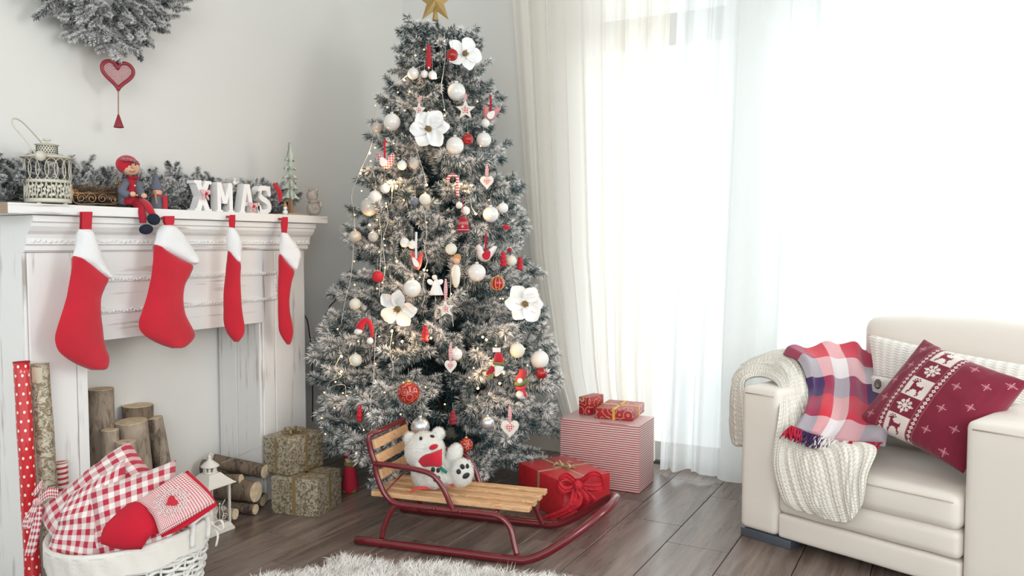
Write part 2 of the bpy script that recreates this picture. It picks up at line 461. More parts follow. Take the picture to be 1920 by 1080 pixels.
struct(MB().box((XW + .008, (2.66 + YW) / 2, .04), (.016, YW - 2.66 - .03, .08)), 'baseboard_left', M('cream_baseboard', (.70, .66, .58), .5), 'low cream baseboard behind the christmas tree', 'baseboard')

# ------------------------------------------------------------------ curtains
def cloth_mat(name, col, transp, transl, weave=700):
    n = NT(name); df = n.n('ShaderNodeBsdfDiffuse'); tl = n.n('ShaderNodeBsdfTranslucent'); tr = n.n('ShaderNodeBsdfTransparent')
    df.inputs[0].default_value = (*col, 1); tl.inputs[0].default_value = (*col, 1)
    bn = n.n('ShaderNodeBump'); bn.inputs['Strength'].default_value = .15; bn.inputs['Distance'].default_value = .002
    n.l(n.noise(n.coord('Object', (240, 240, 18)), 1, 3), bn.inputs['Height']); n.l(bn.outputs[0], df.inputs['Normal'])
    m1 = n.n('ShaderNodeMixShader'); m1.inputs[0].default_value = transl; n.l(df.outputs[0], m1.inputs[1]); n.l(tl.outputs[0], m1.inputs[2])
    m2 = n.n('ShaderNodeMixShader'); m2.inputs[0].default_value = transp; n.l(m1.outputs[0], m2.inputs[1]); n.l(tr.outputs[0], m2.inputs[2])
    n.l(m2.outputs[0], n.t.nodes['Material Output'].inputs[0]); return n.mat
m_cream_cloth = cloth_mat('cream_muslin', (.96, .925, .87), .16, .58)
m_sheer = cloth_mat('white_voile', (.95, .97, .97), .16, .60)
def curtain(name, mat, label, xl, xr, y0, amp, nf, seed, zt=2.5, zb=.015, drift=None, nu=260, hem=None, group=None):
    rg = random.Random(seed); ph = [rg.random() * 6.28 for _ in range(8)]
    def fn(u, v):
        z = lerp(zt, zb, v); a, b = xl(z), xr(z)
        uu = u + .012 * sin(v * 3 + ph[0]) * sin(u * 9 + ph[1])
        a_ = amp * (.75 + .45 * v) * (.55 + .45 * sin(u * 7 + ph[2]))
        fold = sin(uu * nf * 6.283 + ph[3] + .5 * sin(v * 2.2 + ph[4])) + .55 * sin(uu * nf * 1.63 * 6.283 + ph[5] - .6 * v) + .3 * sin(uu * nf * 3.1 * 6.283 + ph[6] + v)
        y = y0 + a_ * fold - (.03 * v * v) * sin(u * 5 + ph[7])
        zz = z + (hem(u) if hem else 0) * v
        return Vector((lerp(a, b, u) + .012 * cos(uu * nf * 6.283 + ph[3]), min(y, YW - .012), zz))
    mb = MB().grid(fn, nu, 36)
    o = mb.build(name, mat); tag(o, label, 'curtain', group); return o
def pl(zs, xs): return lambda z: float(np.interp(z, zs, xs))
curtain('curtain', m_cream_cloth, 'opaque cream curtain panel hanging beside the christmas tree', pl([.0, .4, 1.0, 2.5], [-1.60, -1.73, -1.84, -1.955]), pl([0, .5, 1.1, 2.5], [-1.19, -1.20, -1.17, -1.12]), 3.60, .024, 8, 3, zb=.055, hem=lambda u: .03 * sin(u * 6))
curtain('curtain', m_sheer, 'white sheer curtain panel hanging next to the cream one, left of the armchair', pl([0, 2.5], [-1.17, -1.10]), pl([0, 2.5], [-.50, -.42]), 3.59, .028, 6, 9, hem=lambda u: .02 * sin(u * 8))
curtain('curtain', m_sheer, 'wide white sheer curtain hanging behind the white armchair', pl([0, 2.5], [-.56, -.50]), pl([0, 2.5], [1.85, 1.9]), 3.665, .012, 13, 21, nu=420)
rod = thing('curtain_rod', 'white curtain rod above the window wall, out of frame', 'rod', (0, 3.62, 2.5))
MB().tube([(-2.1, 3.62, 2.515), (1.95, 3.62, 2.515)], .014, 10).build('rod', m_frame, rod)
for x in (-2.05, -.78, .6, 1.9): MB().box((x, 3.67, 2.515), (.02, .10, .02)).build('bracket', m_frame, rod)

# ------------------------------------------------------------------ fireplace surround
FX, FL, FR, IL, IR, LZ = -2.45, 1.461, 2.653, 1.649, 2.407, .735
p_v = paint('white_boards_vertical', 2); p_h = paint('white_boards_horizontal', 1); p_m = paint('white_moulding', 1, amt=.66)
fp = thing('fireplace', 'white distressed wooden fireplace surround with carved frieze against the left wall', 'fireplace', (-2.575, 2.057, 0))
def plank(name, x0, x1, y0, y1, z0, z1, m, par=fp, b=.003, label=None):
    o = MB().box(((x0 + x1) / 2, (y0 + y1) / 2, (z0 + z1) / 2), (x1 - x0, y1 - y0, z1 - z0)).build(name, m, par); bevel(o, b)
    if label: o['label'] = label
    return o
def pillar(y0, y1, inner):
    pil = plank('pillar', XW + .002, FX - .018, y0, y1, 0, LZ + .02, p_v)
    split = inner
    for (a, b) in ((y0, split), (split, y1)): plank('board', FX - .018, FX, a + .0012, b - .0012, 0, 1.025, p_v, pil)
    return pil
pL = pillar(FL, IL, 1.612); pR = pillar(IR, FR, 2.475)
for (xa, xb) in ((XW + .003, XW + .055), (XW + .058, FX - .001)):
    plank('side_board', xa, xb, FL - .010, FL, 0, 1.137, p_v)
plank('inner_board', XW + .01, XW + .03, IR - .012, IR, 0, LZ, p_v); plank('inner_board', XW + .033, XW + .115, IR - .016, IR, 0, LZ, p_v); plank('inner_board', XW + .118, FX - .002, IR - .016, IR, 0, LZ, p_v)
lin = plank('frieze', XW + .06, FX - .004, IL - .001, IR + .001, LZ, 1.13, p_h)
for (z0, z1) in ((LZ, .828), (.834, .93), (.934, 1.028)): plank('board', FX - .004, FX + .002, IL, IR, z0, z1 - .002, p_h, lin, .0015)
# framed panel with a carved bead
def mould(path, prof, name, par):
    """sweep a (out, up) profile along +Y between two ends"""
    mb = MB(); (ya, yb) = path
    vs = [(x, y, z) for y in (ya, yb) for (x, z) in prof]; n = len(prof)
    fs = [(i, i + 1, n + i + 1, n + i) for i in range(n - 1)] + [tuple(range(n)), tuple(reversed(range(n, 2 * n)))]
    mb.add(vs, fs, 0, False); return mb.build(name, p_m, par)
crown = [(FX - .02, 1.136), (-2.392, 1.136), (-2.392, 1.118), (-2.400, 1.114), (-2.402, 1.104), (-2.412, 1.090), (-2.424, 1.080), (-2.428, 1.068), (-2.428, 1.050), (-2.437, 1.046), (-2.437, 1.032), (-2.444, 1.026), (FX - .02, 1.024)]
cw = mould((FL - .012, FR + .010), crown, 'crown_moulding', fp)
def carving(y0, y1, z, x, name, par, step=.017, vertical=False, z1=None):
    mb = MB(); L = (z1 - z) if vertical else (y1 - y0); n = int(L / step)
    for i in range(n):
        t = (i + .5) / n * L; c = (x, y0, z + t) if vertical else (x, y0 + t, z + .002 * sin(i * 1.7))
        a = .5 * sin(i * 1.3); R = Matrix.Rotation(a + (pi / 2 if vertical else 0), 3, 'X')
        mb.ball(c, (.0035, .0085, .0042), 6, 0, R)
        if i % 3 == 0: mb.ball((c[0], c[1] + (.0 if vertical else .004), c[2] + .004), (.004, .004, .004), 6)
    return tag(mb.build(name, p_m, par), kind='stuff')
carving(FL, FR, 1.058, -2.428, 'leaf_carving', cw)
pf = MB()
for (a, b, c, d) in ((1.632, 2.482, .926, .940), (1.632, 2.482, .822, .836), (1.632, 1.646, .836, .926), (2.468, 2.482, .836, .926)):
    pf.box((FX + .005, (a + b) / 2, (c + d) / 2), (.010, b - a, d - c))
pf = pf.build('panel_frame', p_m, fp); bevel(pf, .002)
for z in (.933, .829): carving(1.64, 2.476, z, FX + .011, 'bead_carving', pf, .013)
for y in (1.639, 2.475): carving(y, y, .84, FX + .011, 'bead_carving', pf, .013, True, .925)
sh = plank('shelf', XW + .002, -2.37, 1.366, 2.715, 1.138, 1.170, p_h)
plank('end_board', XW + .01, -2.372, 1.3635, 1.366, 1.139, 1.169, M('bare_oak', (.36, .27, .19), .7, bump=(80, .4)), sh, .001, 'bare brown wood end')

# ------------------------------------------------------------------ stockings
def puff(rows, p0, dr, T, pw=.5, nu=14, sub=4, off=0.0, wr=.002):
    """closed soft body from pixel rows (y, xl, xr) standing on a vertical plane, with real thickness T"""
    ys = [r[0] for r in rows]; n = (len(rows) - 1) * sub; nd = Vector((dr[1], -dr[0], 0)).normalized()
    P = spline([(r[0], r[1], r[2]) for r in rows], sub); mb = MB()
    def side(sg):
        def fn(u, v):
            r = P[min(int(v * n + .5), len(P) - 1)]; x = lerp(r[1], r[2], u)
            p = atp(x, r[0], p0, dr); e = max(0, 1 - (2 * u - 1) ** 2) ** pw * min(1, v * n / 2.0 + .25, (1 - v) * n / 2.0 + .05)
            wv = wr * fbm(p.x * 22 + p.y * 22, p.z * 22, sg) if 0 < u < 1 else 0
            return p + nd * (off + sg * (T / 2 * e) + wv)
        return fn
    mb.grid(side(1), nu, n); k = len(mb.f); mb.grid(side(-1), nu, n)
    mb.f[k:] = [tuple(reversed(f)) for f in mb.f[k:]]
    return mb
def stocking(label, p0, dr, loop, cuff, body, T):
    p0 = (p0[0], at(sum(loop[0][1:]) / 2, loop[0][0], x=p0[0]).y)
    c = atp(sum(loop[0][1:]) / 2, loop[0][0], p0, dr)
    t = thing('christmas_stocking', label, 'stocking', (c.x, c.y, c.z - .45), 'stockings along the mantel')
    puff(body, p0, dr, T).build('body', m_felt, t)
    puff(cuff, p0, dr, T * 1.25, wr=.004).build('cuff', m_plush, t)
    lp = MB(); nd = Vector((dr[1], -dr[0], 0)).normalized()
    P = [(r[0], r[1], r[2]) for r in loop]
    for off in (-.006, .006):
        vs = []
        for (y, a, b) in P:
            for x in (a, b):
                q = atp(x, y, p0, dr); vs += [q + nd * (off - .001), q + nd * (off + .001)]
        fs = []
        for i in range(len(P) - 1):
            o_ = i * 4
            fs += [(o_, o_ + 2, o_ + 6, o_ + 4), (o_ + 1, o_ + 5, o_ + 7, o_ + 3), (o_, o_ + 4, o_ + 5, o_ + 1), (o_ + 2, o_ + 3, o_ + 7, o_ + 6)]
        lp.add(vs, fs, 0, False)
    q = atp(sum(loop[0][1:]) / 2, loop[0][0] + 3, p0, dr); lp.box(((q.x - 2.3705) / 2, q.y, q.z), (q.x + 2.3705 + .004, .018, .006)); lp.build('hanging_loop', m_felt, t); return t
SP = (-2.352, 0); SY = (0, 1)
stocking('large red felt stocking with white cuff, leftmost and nearest under the mantel shelf', (-2.352, 0), (0, 1),
         [(397, 152, 171), (415, 152, 170), (434, 151, 169)],
         [(430, 148, 170), (445, 146, 175), (462, 143, 183), (480, 138, 190), (488, 146, 192), (496, 160, 196), (506, 174, 200), (517, 190, 204), (523, 200, 206)],
         [(480, 138, 144), (490, 136, 163), (500, 135, 178), (512, 133, 194), (523, 131, 204), (540, 128, 197), (560, 124, 190), (590, 115, 190), (615, 107, 193), (635, 103, 195), (655, 108, 200), (668, 120, 205), (680, 138, 205), (688, 155, 202), (694, 172, 195)], .045)
stocking('red felt stocking with broad toe, second from the left, under the seated doll', (-2.345, 0), (0.10, 1),
         [(405, 308, 325), (415, 307, 325), (427, 312, 322)],
         [(422, 305, 324), (432, 296, 336), (445, 293, 348), (460, 290, 358), (468, 300, 363), (478, 320, 370), (488, 340, 373), (496, 356, 366)],
         [(459, 290, 296), (468, 289, 308), (478, 288, 325), (488, 287, 343), (498, 286, 362), (515, 284, 357), (535, 280, 347), (560, 274, 344), (585, 266, 347), (600, 261, 353), (615, 261, 361), (628, 270, 366), (640, 288, 360), (648, 306, 350), (653, 322, 340)], .045)
stocking('narrow red felt stocking turned nearly edge-on, third from the left below the white letters', (-2.345, 2.13), (0.75, 1),
         [(403, 431, 441), (415, 429, 441), (428, 430, 440)],
         [(426, 427, 439), (438, 425, 447), (452, 424, 453), (465, 425, 454), (474, 429, 453), (484, 438, 453), (493, 447, 453)],
         [(469, 427, 431), (480, 426, 440), (490, 425, 449), (498, 424, 452), (520, 422, 451), (550, 419, 452), (580, 419, 454), (600, 419, 457), (615, 422, 459), (628, 428, 457), (641, 439, 448)], .03)
stocking('narrow red felt stocking, rightmost and farthest on the mantel near the tree', (-2.340, 2.46), (0.6, 1),
         [(407, 530, 539), (420, 527, 539), (438, 529, 537)],
         [(436, 527, 538), (450, 525, 549), (465, 524, 560), (478, 526, 565), (488, 534, 563), (498, 543, 560), (508, 552, 556)],
         [(477, 523, 527), (488, 522, 534), (498, 522, 543), (510, 522, 552), (530, 521, 547), (560, 521, 543), (585, 521, 544), (605, 522, 548), (620, 523, 550), (635, 530, 548), (646, 538, 544)], .03)

# ------------------------------------------------------------------ christmas tree
TX, TY = -2.0, 3.01
ZR = [0.08, .2, .4, .6, .8, 1.0, 1.2, 1.42, 1.6, 1.78, 1.93, 2.02]
RR = [0.46, .555, .575, .545, .49, .43, .40, .345, .29, .232, .19, .168]
Rp = lambda z: float(np.interp(z, ZR, RR))
tree = thing('christmas_tree', 'tall artificial christmas tree with snow-flocked branches in the corner of the room', 'christmas tree', (TX, TY, 0))
trunk = MB().tube([(TX, TY, .02), (TX, TY, 1.0), (TX, TY, 2.0)], [.022, .018, .008], 10); trunk.build('trunk', m_brown, tree)
st = MB()
for k in range(4):
    a = k * pi / 2 + .4; st.tube([(TX, TY, .12), (TX + .1 * cos(a), TY + .1 * sin(a), .05), (TX + .22 * cos(a), TY + .22 * sin(a), .012)], .012, 8)
st.build('tree_stand', M('dark_green_metal', (.02, .06, .04), .5), tree)
rg = np.random.default_rng(11)
variants = {}
for cls, (L, ns, sl, nl, dens) in {'s': (.16, 5, .075, .027, 2600), 'm': (.30, 8, .10, .031, 2400), 'l': (.52, 11, .125, .034, 2200)}.items():
    variants[cls] = []
    for k in range(4):
        fro, drk = branch_segs(L, rg, ns, sl, .10)
        variants[cls].append((L + nl * .6, sprig_mesh('branch_' + cls, fro, nl, dens, rg, frost=.72, wd=.0012, mats=[m_frost, m_stem], darksegs=drk)))
pyr = random.Random(5); nb = 0
tiers = []; z = 0.17
while z < 2.0:
    tiers.append(z); z += .078 + .030 * (1 - z / 2)
camaz = math.atan2(-TY, -TX)
for ti, z in enumerate(tiers):
    R_ = Rp(z); n = int(7 + 7 * R_ / .58); a0 = pyr.random() * 6.28
    for k in range(n):
        a = a0 + 2 * pi * (k + .35 * (pyr.random() - .5)) / n
        da = abs((a - camaz + pi) % (2 * pi) - pi)
        if da > 2.0 and k % 3 == 0: continue
        if nb >= 298: break
        L = R_ * (.80 + .27 * pyr.random()); zz = z + .03 * (pyr.random() - .5)
        cls = 's' if L < .22 else 'm' if L < .40 else 'l'
        l0, me = pyr.choice(variants[cls]); s = L / l0
        o = bpy.data.objects.new('branch', me); COL.objects.link(o); o.parent = tree
        tilt = -radians(lerp(-4, 26, z / 2.0) + 26 * (pyr.random() - .5))
        o.rotation_euler = (pyr.random() * 1.6 - .8, tilt, a + .25 * (pyr.random() - .5)); o.scale = (s, s * .95, s * .95)
        o.location = (0, 0, max(zz - (sin(-tilt) * L * .5 if z > .3 else 0), .12)); nb += 1

# ------------------------------------------------------------------ armchair
S0 = Vector((-.66, 2.94, 0)); SU = Vector((.94, -.342, 0)); SD = Vector((.342, .94, 0)); SRZ = math.atan2(-.342, .94)
def sl(u, d, z): return S0 + SU * u + SD * d + Vector((0, 0, z))
def sp(px, py, D): q = S0 + SD * D; return atp(px, py, (q.x, q.y), (SU.x, SU.y))
m_leather = M('ivory_upholstery', (.78, .725, .66), .5, bump=(35, .12, .003))
ch = thing('armchair', 'ivory upholstered armchair with square arms and stacked seat cushions, in front of the window', 'armchair', sl(.45, .36, 0))
def sbox(name, u0, u1, d0, d1, z0, z1, r, mid=0, bulge=None, m=m_leather, label=None, par=ch):
    o = MB().rbox(sl((u0 + u1) / 2, (d0 + d1) / 2, (z0 + z1) / 2), (u1 - u0, d1 - d0, z1 - z0), r, 0, SRZ, mid=mid, bulge=bulge, seg=3).build(name, m, par)
    if label: o['label'] = label
    return o
def puffy(k, kz=1.0):
    def b(p, h):
        e = max(0, 1 - (p.x / h[0]) ** 2) * max(0, 1 - (p.y / h[1]) ** 2)
        f = max(0, 1 - (p.x / h[0]) ** 2) * max(0, 1 - (p.z / h[2]) ** 2)
        return Vector((p.x, p.y * (1 + k * .25 * f), p.z * (1 + k * kz * e) + .003 * fbm(p.x * 9, p.y * 9)))
    return b
sbox('armrest', 0, .15, 0, .70, .032, .545, .022, 6); sbox('armrest', .745, .94, 0, .70, .032, .540, .022, 6)
sbox('base_panel', .152, .743, .0, .66, .034, .118, .012, 6, puffy(.04))
sbox('lower_cushion', .153, .742, -.004, .62, .121, .210, .022, 8, puffy(.10))
sbox('seat_cushion', .154, .742, -.012, .60, .206, .318, .030, 10, puffy(.14))
sbox('backrest', .17, .90, .56, .71, .20, .770, .050, 8, puffy(.06))
m_foot = M('grey_steel', (.12, .14, .17), .4, metal=.5)
for u0, u1 in ((.0, .20), (.70, .92)): sbox('foot', u0 + .004, u1, .004, .07, .0, .031, .002, m=m_foot)
for u0 in (.0, .82): sbox('foot', u0 + .004, u0 + .09, .60, .69, .0, .031, .002, m=m_foot)
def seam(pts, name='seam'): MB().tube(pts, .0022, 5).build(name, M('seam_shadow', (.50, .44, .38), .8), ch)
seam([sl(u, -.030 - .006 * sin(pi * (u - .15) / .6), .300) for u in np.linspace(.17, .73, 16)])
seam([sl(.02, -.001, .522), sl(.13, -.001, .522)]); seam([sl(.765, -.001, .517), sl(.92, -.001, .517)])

# knitted throw over the arm
def knit_mat(name, col, u=34.0, v=60.0):
    n = NT(name); tc = n.n('ShaderNodeTexCoord'); sp_ = n.n('ShaderNodeSeparateXYZ'); n.l(tc.outputs['UV'], sp_.inputs[0])
    a = n.math('SINE', n.math('MULTIPLY', sp_.outputs[0], u * 6.283)); fold = n.math('ABSOLUTE', n.math('SUBTRACT', n.math('FRACT', n.math('MULTIPLY', sp_.outputs[0], u)), .5))
    b = n.math('SINE', n.math('ADD', n.math('MULTIPLY', sp_.outputs[1], v * 6.283), n.math('MULTIPLY', fold, 5.0)))
    h = n.math('ADD', n.math('MULTIPLY', a, .5), n.math('MULTIPLY', b, .5))
    h = n.math('ADD', h, n.math('MULTIPLY', n.noise(n.coord(), 500, 2), .5))
    n.set(Base_Color=n.ramp(h, [(0, tuple(.86 * c for c in col)), (.8, col)]), Roughness=.95, Sheen_Weight=.3); n.bump(h, .75, .0025); return n.mat
m_knit = knit_mat('cream_cable_knit', (.90, .86, .77), 26, 80)
def cloth(name, rows, mat, nu, nv, th, disp, label=None, cat=None, parent=None, group=None):
    f = net(rows); e = 1e-3
    def fn(sg):
        def g(u, v):
            p = f(u, v); a = f(min(u + e, 1), v) - f(max(u - e, 0), v); b = f(u, min(v + e, 1)) - f(u, max(v - e, 0))
            nn = a.cross(b); nn = nn.normalized() if nn.length > 1e-12 else Vector((0, 0, 1))
            if nn.dot(TOCAM + Vector((0, 0, .4))) < 0: nn = -nn
            edge = min(1, u * nu / 1.5, (1 - u) * nu / 1.5, v * nv / 1.5, (1 - v) * nv / 1.5)
            return p + nn * (sg * th / 2 * max(edge, .15) + (disp(u, v) * max(edge, 0) if sg > 0 else 0))
        return g
    mb = MB().grid(fn(1), nu, nv); mb.grid(fn(-1), nu, nv)
    o = mb.build(name, mat, parent)
    if label: tag(o, label, cat, group)
    return o, f
def cables(u, v):
    r = 0.0
    for c, w_, k in ((.10, .05, 0), (.22, .03, 1), (.42, .13, 2), (.62, .035, 1), (.78, .09, 2), (.93, .04, 0)):
        x = (u - c) / w_
        if abs(x) < 1:
            b = sqrt(1 - x * x)
            r += .0045 * b if k == 0 else .003 * b * (1 + .4 * sin(v * 330)) if k == 1 else .007 * b * (.55 + .45 * abs(sin(v * 30 + (1.4 if x > 0 else 0) + x * 1.6)))
    return r * 1.5
KN = [[(1404, 838, .07), (1376, 834, .15), (1369, 800, .24), (1369, 780, .33)],
      [(1401, 765, .06), (1374, 748, .14), (1377, 715, .27), (1398, 696, .37)],
      [(1397, 716, .11), (1391, 702, .18), (1404, 684, .27), (1438, 666, .42)],
      [(1428, 706, .13), (1440, 694, .20), (1460, 670, .28), (1500, 656, .42)],
      [(1458, 722, .08), (1470, 706, .15), (1490, 688, .21), (1520, 684, .32)],
      [(1461, 765, .00), (1480, 752, .07), (1502, 746, .14), (1535, 750, .22)],
      [(1452, 830, -.03), (1490, 828, .01), (1530, 828, .07), (1582, 828, .13)],
      [(1450, 880, -.04), (1500, 872, -.035), (1562, 852, -.02), (1642, 838, .03)],
      [(1466, 935, -.045), (1520, 940, -.05), (1578, 930, -.055), (1628, 890, -.05)],
      [(1478, 950, -.045), (1540, 968, -.05), (1590, 980, -.06), (1618, 945, -.05)]]
cloth('knitted_throw', [[sp(*p) for p in r] for r in KN], m_knit, 110, 260, .012, cables,
      'cream cable-knit throw draped over the left arm and seat edge of the armchair', 'blanket')
# folded-over corner of the throw at the hem
KF = [[(1560, 845, -.055), (1600, 842, -.05), (1652, 838, -.03)], [(1566, 890, -.068), (1604, 885, -.065), (1636, 878, -.06)],
      [(1580, 940, -.072), (1606, 936, -.070), (1622, 925, -.065)], [(1590, 976, -.068), (1604, 968, -.066), (1616, 950, -.062)]]
# plaid blanket
def plaid_mat():
    n = NT('plaid_wool'); tc = n.n('ShaderNodeTexCoord'); s = n.n('ShaderNodeSeparateXYZ'); n.l(tc.outputs['UV'], s.inputs[0])
    u = n.ramp(s.outputs[0], [(0, (.04, .02, .10)), (.20, (.60, .015, .04)), (.36, (.74, .68, .69)), (.56, (.45, .015, .05)), (.80, (.03, .012, .07))], 'CONSTANT')
    v = n.ramp(s.outputs[1], [(0, (.66, .03, .06)), (.20, (.76, .70, .71)), (.38, (.06, .015, .10)), (.58, (.55, .015, .035)), (.80, (.66, .60, .62))], 'CONSTANT')
    tw = n.math('GREATER_THAN', n.math('FRACT', n.math('MULTIPLY', n.math('ADD', s.outputs[0], s.outputs[1]), 90)), .5)
    c = n.mix(n.math('ADD', n.math('MULTIPLY', tw, .3), .35), u, v)
    n.set(Base_Color=c, Roughness=.95, Sheen_Weight=.25); n.bump(n.noise(n.coord(), 420, 3), .6, .002); return n.mat
PB = [[(1468, 664, .27), (1530, 650, .42), (1588, 646, .54), (1630, 660, .60)],
      [(1500, 682, .20), (1548, 686, .33), (1598, 690, .44), (1642, 712, .49)],
      [(1516, 735, .17), (1556, 735, .25), (1604, 742, .32), (1658, 762, .35)],
      [(1506, 775, .05), (1552, 780, .11), (1600, 790, .17), (1665, 800, .22)],
      [(1486, 806, -.030), (1530, 822, .03), (1580, 834, .065), (1660, 838, .12)]]
pb, pbf = cloth('plaid_blanket', [[sp(*p) for p in r] for r in PB], plaid_mat(), 70, 80, .014, lambda u, v: .009 * sin(u * 19 + 4 * v + sin(v * 5)) + .010 * fbm(u * 5, v * 5) + .014,
      'red, purple and white plaid wool blanket lying over the knitted throw', 'blanket')
rr = random.Random(3)
for part_, (ua, ub, colr) in enumerate(((0, .17, (.50, .01, .04)), (.10, .45, (.05, .015, .09)), (.36, .80, (.80, .74, .72)), (.74, 1.0, (.42, .01, .04)))):
    fm = MB()
    for i in range(46):
        u = lerp(ua, ub, rr.random()); p = pbf(u, 1.0) + Vector((0, 0, .016)) - SD * .01; d = (SU * (rr.random() - .55) * .7 - SD * .75 + Vector((0, 0, -.30 - .25 * rr.random()))).normalized() * (.040 + .025 * rr.random())
        q = p + d * .5 + Vector((rr.uniform(-.006, .006), 0, rr.uniform(.0, .008))); e_ = p + d + SU * rr.uniform(-.012, .012) + Vector((0, 0, rr.uniform(-.004, .006)))
        fm.tube(spline([p, q, e_], 3), .0021, 4)
    tag(fm.build('fringe', M('fringe_yarn_%d' % part_, colr, .95), pb), kind='stuff')

# cushions
def cushion(mb, c00, c10, c11, c01, T, n=28, pull=.07, m=0, wr=.004, seed=0.0, pw=.42, uvs=None, facing=None):
    """soft pillow between four corners; u runs c00->c10, v runs c00->c01"""
    c00, c10, c11, c01 = [Vector(c) for c in (c00, c10, c11, c01)]
    nn = (c10 - c00).cross(c01 - c00).normalized(); fc = facing or (TOCAM + Vector((0, 0, .5)))
    if nn.dot(fc) < 0: nn = -nn
    ctr = (c00 + c10 + c11 + c01) / 4
    for sg in (1, -1):
        def fn(u, v):
            p = c00 * (1 - u) * (1 - v) + c10 * u * (1 - v) + c11 * u * v + c01 * (1 - u) * v
            eu, ev = 4 * u * (1 - u), 4 * v * (1 - v)
            p = p + (ctr - p) * pull * (eu * (1 - ev) + ev * (1 - eu)) * 1.6
            h = (max(eu * ev, 0)) ** pw
            rim = min(eu, ev)
            k = wr * (fbm(u * 4 + seed, v * 4, seed) + .5 * fbm(u * 9 + seed, v * 9, seed + 5)) * min(1, rim * 5)
            k -= wr * .8 * abs(fbm(u * 12, seed + v * 3, 2)) * (1 - rim)
            return p + nn * (sg * T / 2 * h + k)
        mb.grid(fn, n, n, m)
    return mb
m_knit2 = knit_mat('ivory_knit_cushion', (.88, .85, .79), 18, 34)
kc = cushion(MB(), sp(1640, 808, .44), sp(1950, 862, .38), sp(1960, 690, .47), sp(1627, 626, .52), .13, 40, .03).build('knitted_cushion', m_knit2)
tag(kc, 'long ivory knitted cushion leaning on the armchair back behind the red one', 'cushion')
flap = thing('buttoned_cushion', 'small ivory knitted cushion edge with a brown button beside the plaid blanket', 'cushion', sp(1665, 770, .36))
cushion(MB(), sp(1634, 775, .36), sp(1700, 800, .36), sp(1712, 712, .38), sp(1632, 702, .38), .05, 16, .05).build('cover', m_knit2, flap)
bp = sp(1646, 720, .335); bd = (Vector((0, 0, CH)) - bp).normalized()
bt = MB(); Rb = bd.to_track_quat('Z', 'Y').to_matrix()
bt.lathe(bp, [(0, -.004), (.014, -.004), (.016, 0), (.014, .003), (.010, .002), (0, .002)], 20, 0, Rb, sx=.72, sy=1.1)
for a in range(4): bt.ball(bp + Rb @ Vector((.004 * cos(a * pi / 2 + .7), .004 * sin(a * pi / 2 + .7), .0026)), .0016, 6, 1)
bt.build('button', [M('brown_button', (.07, .035, .025), .3), m_dark], flap)

def pattern_cushion():
    n_ = 230; red = np.array([.19, .009, .032]); wh = np.array([.74, .66, .62]); img = np.tile(red, (n_, n_, 1)); pk = np.array([.55, .22, .26])
    # u (columns): from the left-hand edge to the right; v (rows): bottom to top; units of 230 cells
    deer = ["..#.#.....", ".#.#.#....", "..###.....", "####......", "..##......", "..###....#", "..########", "..########", "..#######.", "..##...##.", "..#.....#.", ".##.....##", ".#.......#", ".#......#."]
    def put(rows, r0, c0, sc, col, flip=False):
        for j, row in enumerate(rows):
            for i, ch_ in enumerate(row):
                if ch_ == '#':
                    i2 = (len(row) - 1 - i) if flip else i
                    a = int(r0 + (len(rows) - 1 - j) * sc); b = int(c0 + i2 * sc); img[a:a + int(sc + .99), b:b + int(sc + .99)] = col
    def flake(r, c, R, col, wdt=1.3):
        yy, xx = np.mgrid[0:n_, 0:n_]; dy, dx = yy - r, xx - c; rad = np.hypot(dx, dy); mk = np.zeros_like(rad, bool)
        for k in range(4):
            a = k * pi / 4; d = np.abs(dx * sin(a) - dy * cos(a)); mk |= (d < wdt) & (rad < R * (1 if k % 2 == 0 else .8))
        for k in range(8):
            a = k * pi / 4; cx, cy = c + R * .62 * cos(a), r + R * .62 * sin(a); mk |= (np.abs(np.hypot(xx - cx, yy - cy) - 2.6) < 1.1)
        img[mk] = col
    B0, B1 = 62, 112
    for k in range(5):
        r0 = int(k * 46); r1 = min(n_, r0 + 46)
        if k % 2 == 0:
            img[r0:r1, B0:B1] = wh; put(deer, r0 + 3, B0 + 6, 2.9, red, k == 99)
        else: flake((r0 + r1) / 2, (B0 + B1) / 2, 19, wh)
    for r in range(n_):
        for c0 in (B0 - 13, B1 + 4):
            for c in range(c0, c0 + 9):
                if abs(((r + (0 if c0 < B0 else 5)) % 10) - 5) + abs(c - c0 - 4) * .9 < 4.3 and not abs(((r + (0 if c0 < B0 else 5)) % 10) - 5) + abs(c - c0 - 4) < 1.5: img[r, c] = wh
        for c in (B0 - 16, B0 - 2, B1 + 1, B1 + 15):
            if r % 3: img[r, c] = pk
    for (r, c) in ((205, 22), (160, 30), (115, 22), (70, 30), (25, 22), (205, 150), (150, 148), (95, 150), (40, 148), (178, 190), (122, 192), (66, 190), (14, 192), (205, 218)):
        for a in range(-9, 10):
            for wv in (0, 1):
                for (rr_, cc_) in ((r + a, c + wv), (r + wv, c + a)) + (((r + a, c + a), (r + a, c - a)) if abs(a) < 5 else ()):
                    if 0 <= rr_ < n_ and 0 <= cc_ < n_: img[rr_, cc_] = pk
    return img
PIMG = pattern_cushion()
A_, B_, C_, D_ = sp(1733, 636, .36), sp(1930, 716, .28), sp(1806, 888, .10), sp(1604, 792, .20)   # top, right, bottom, left
mb = cushion(MB(), D_, C_, B_, A_, .15, 230, .05, wr=.006, seed=3.0, pw=.40)
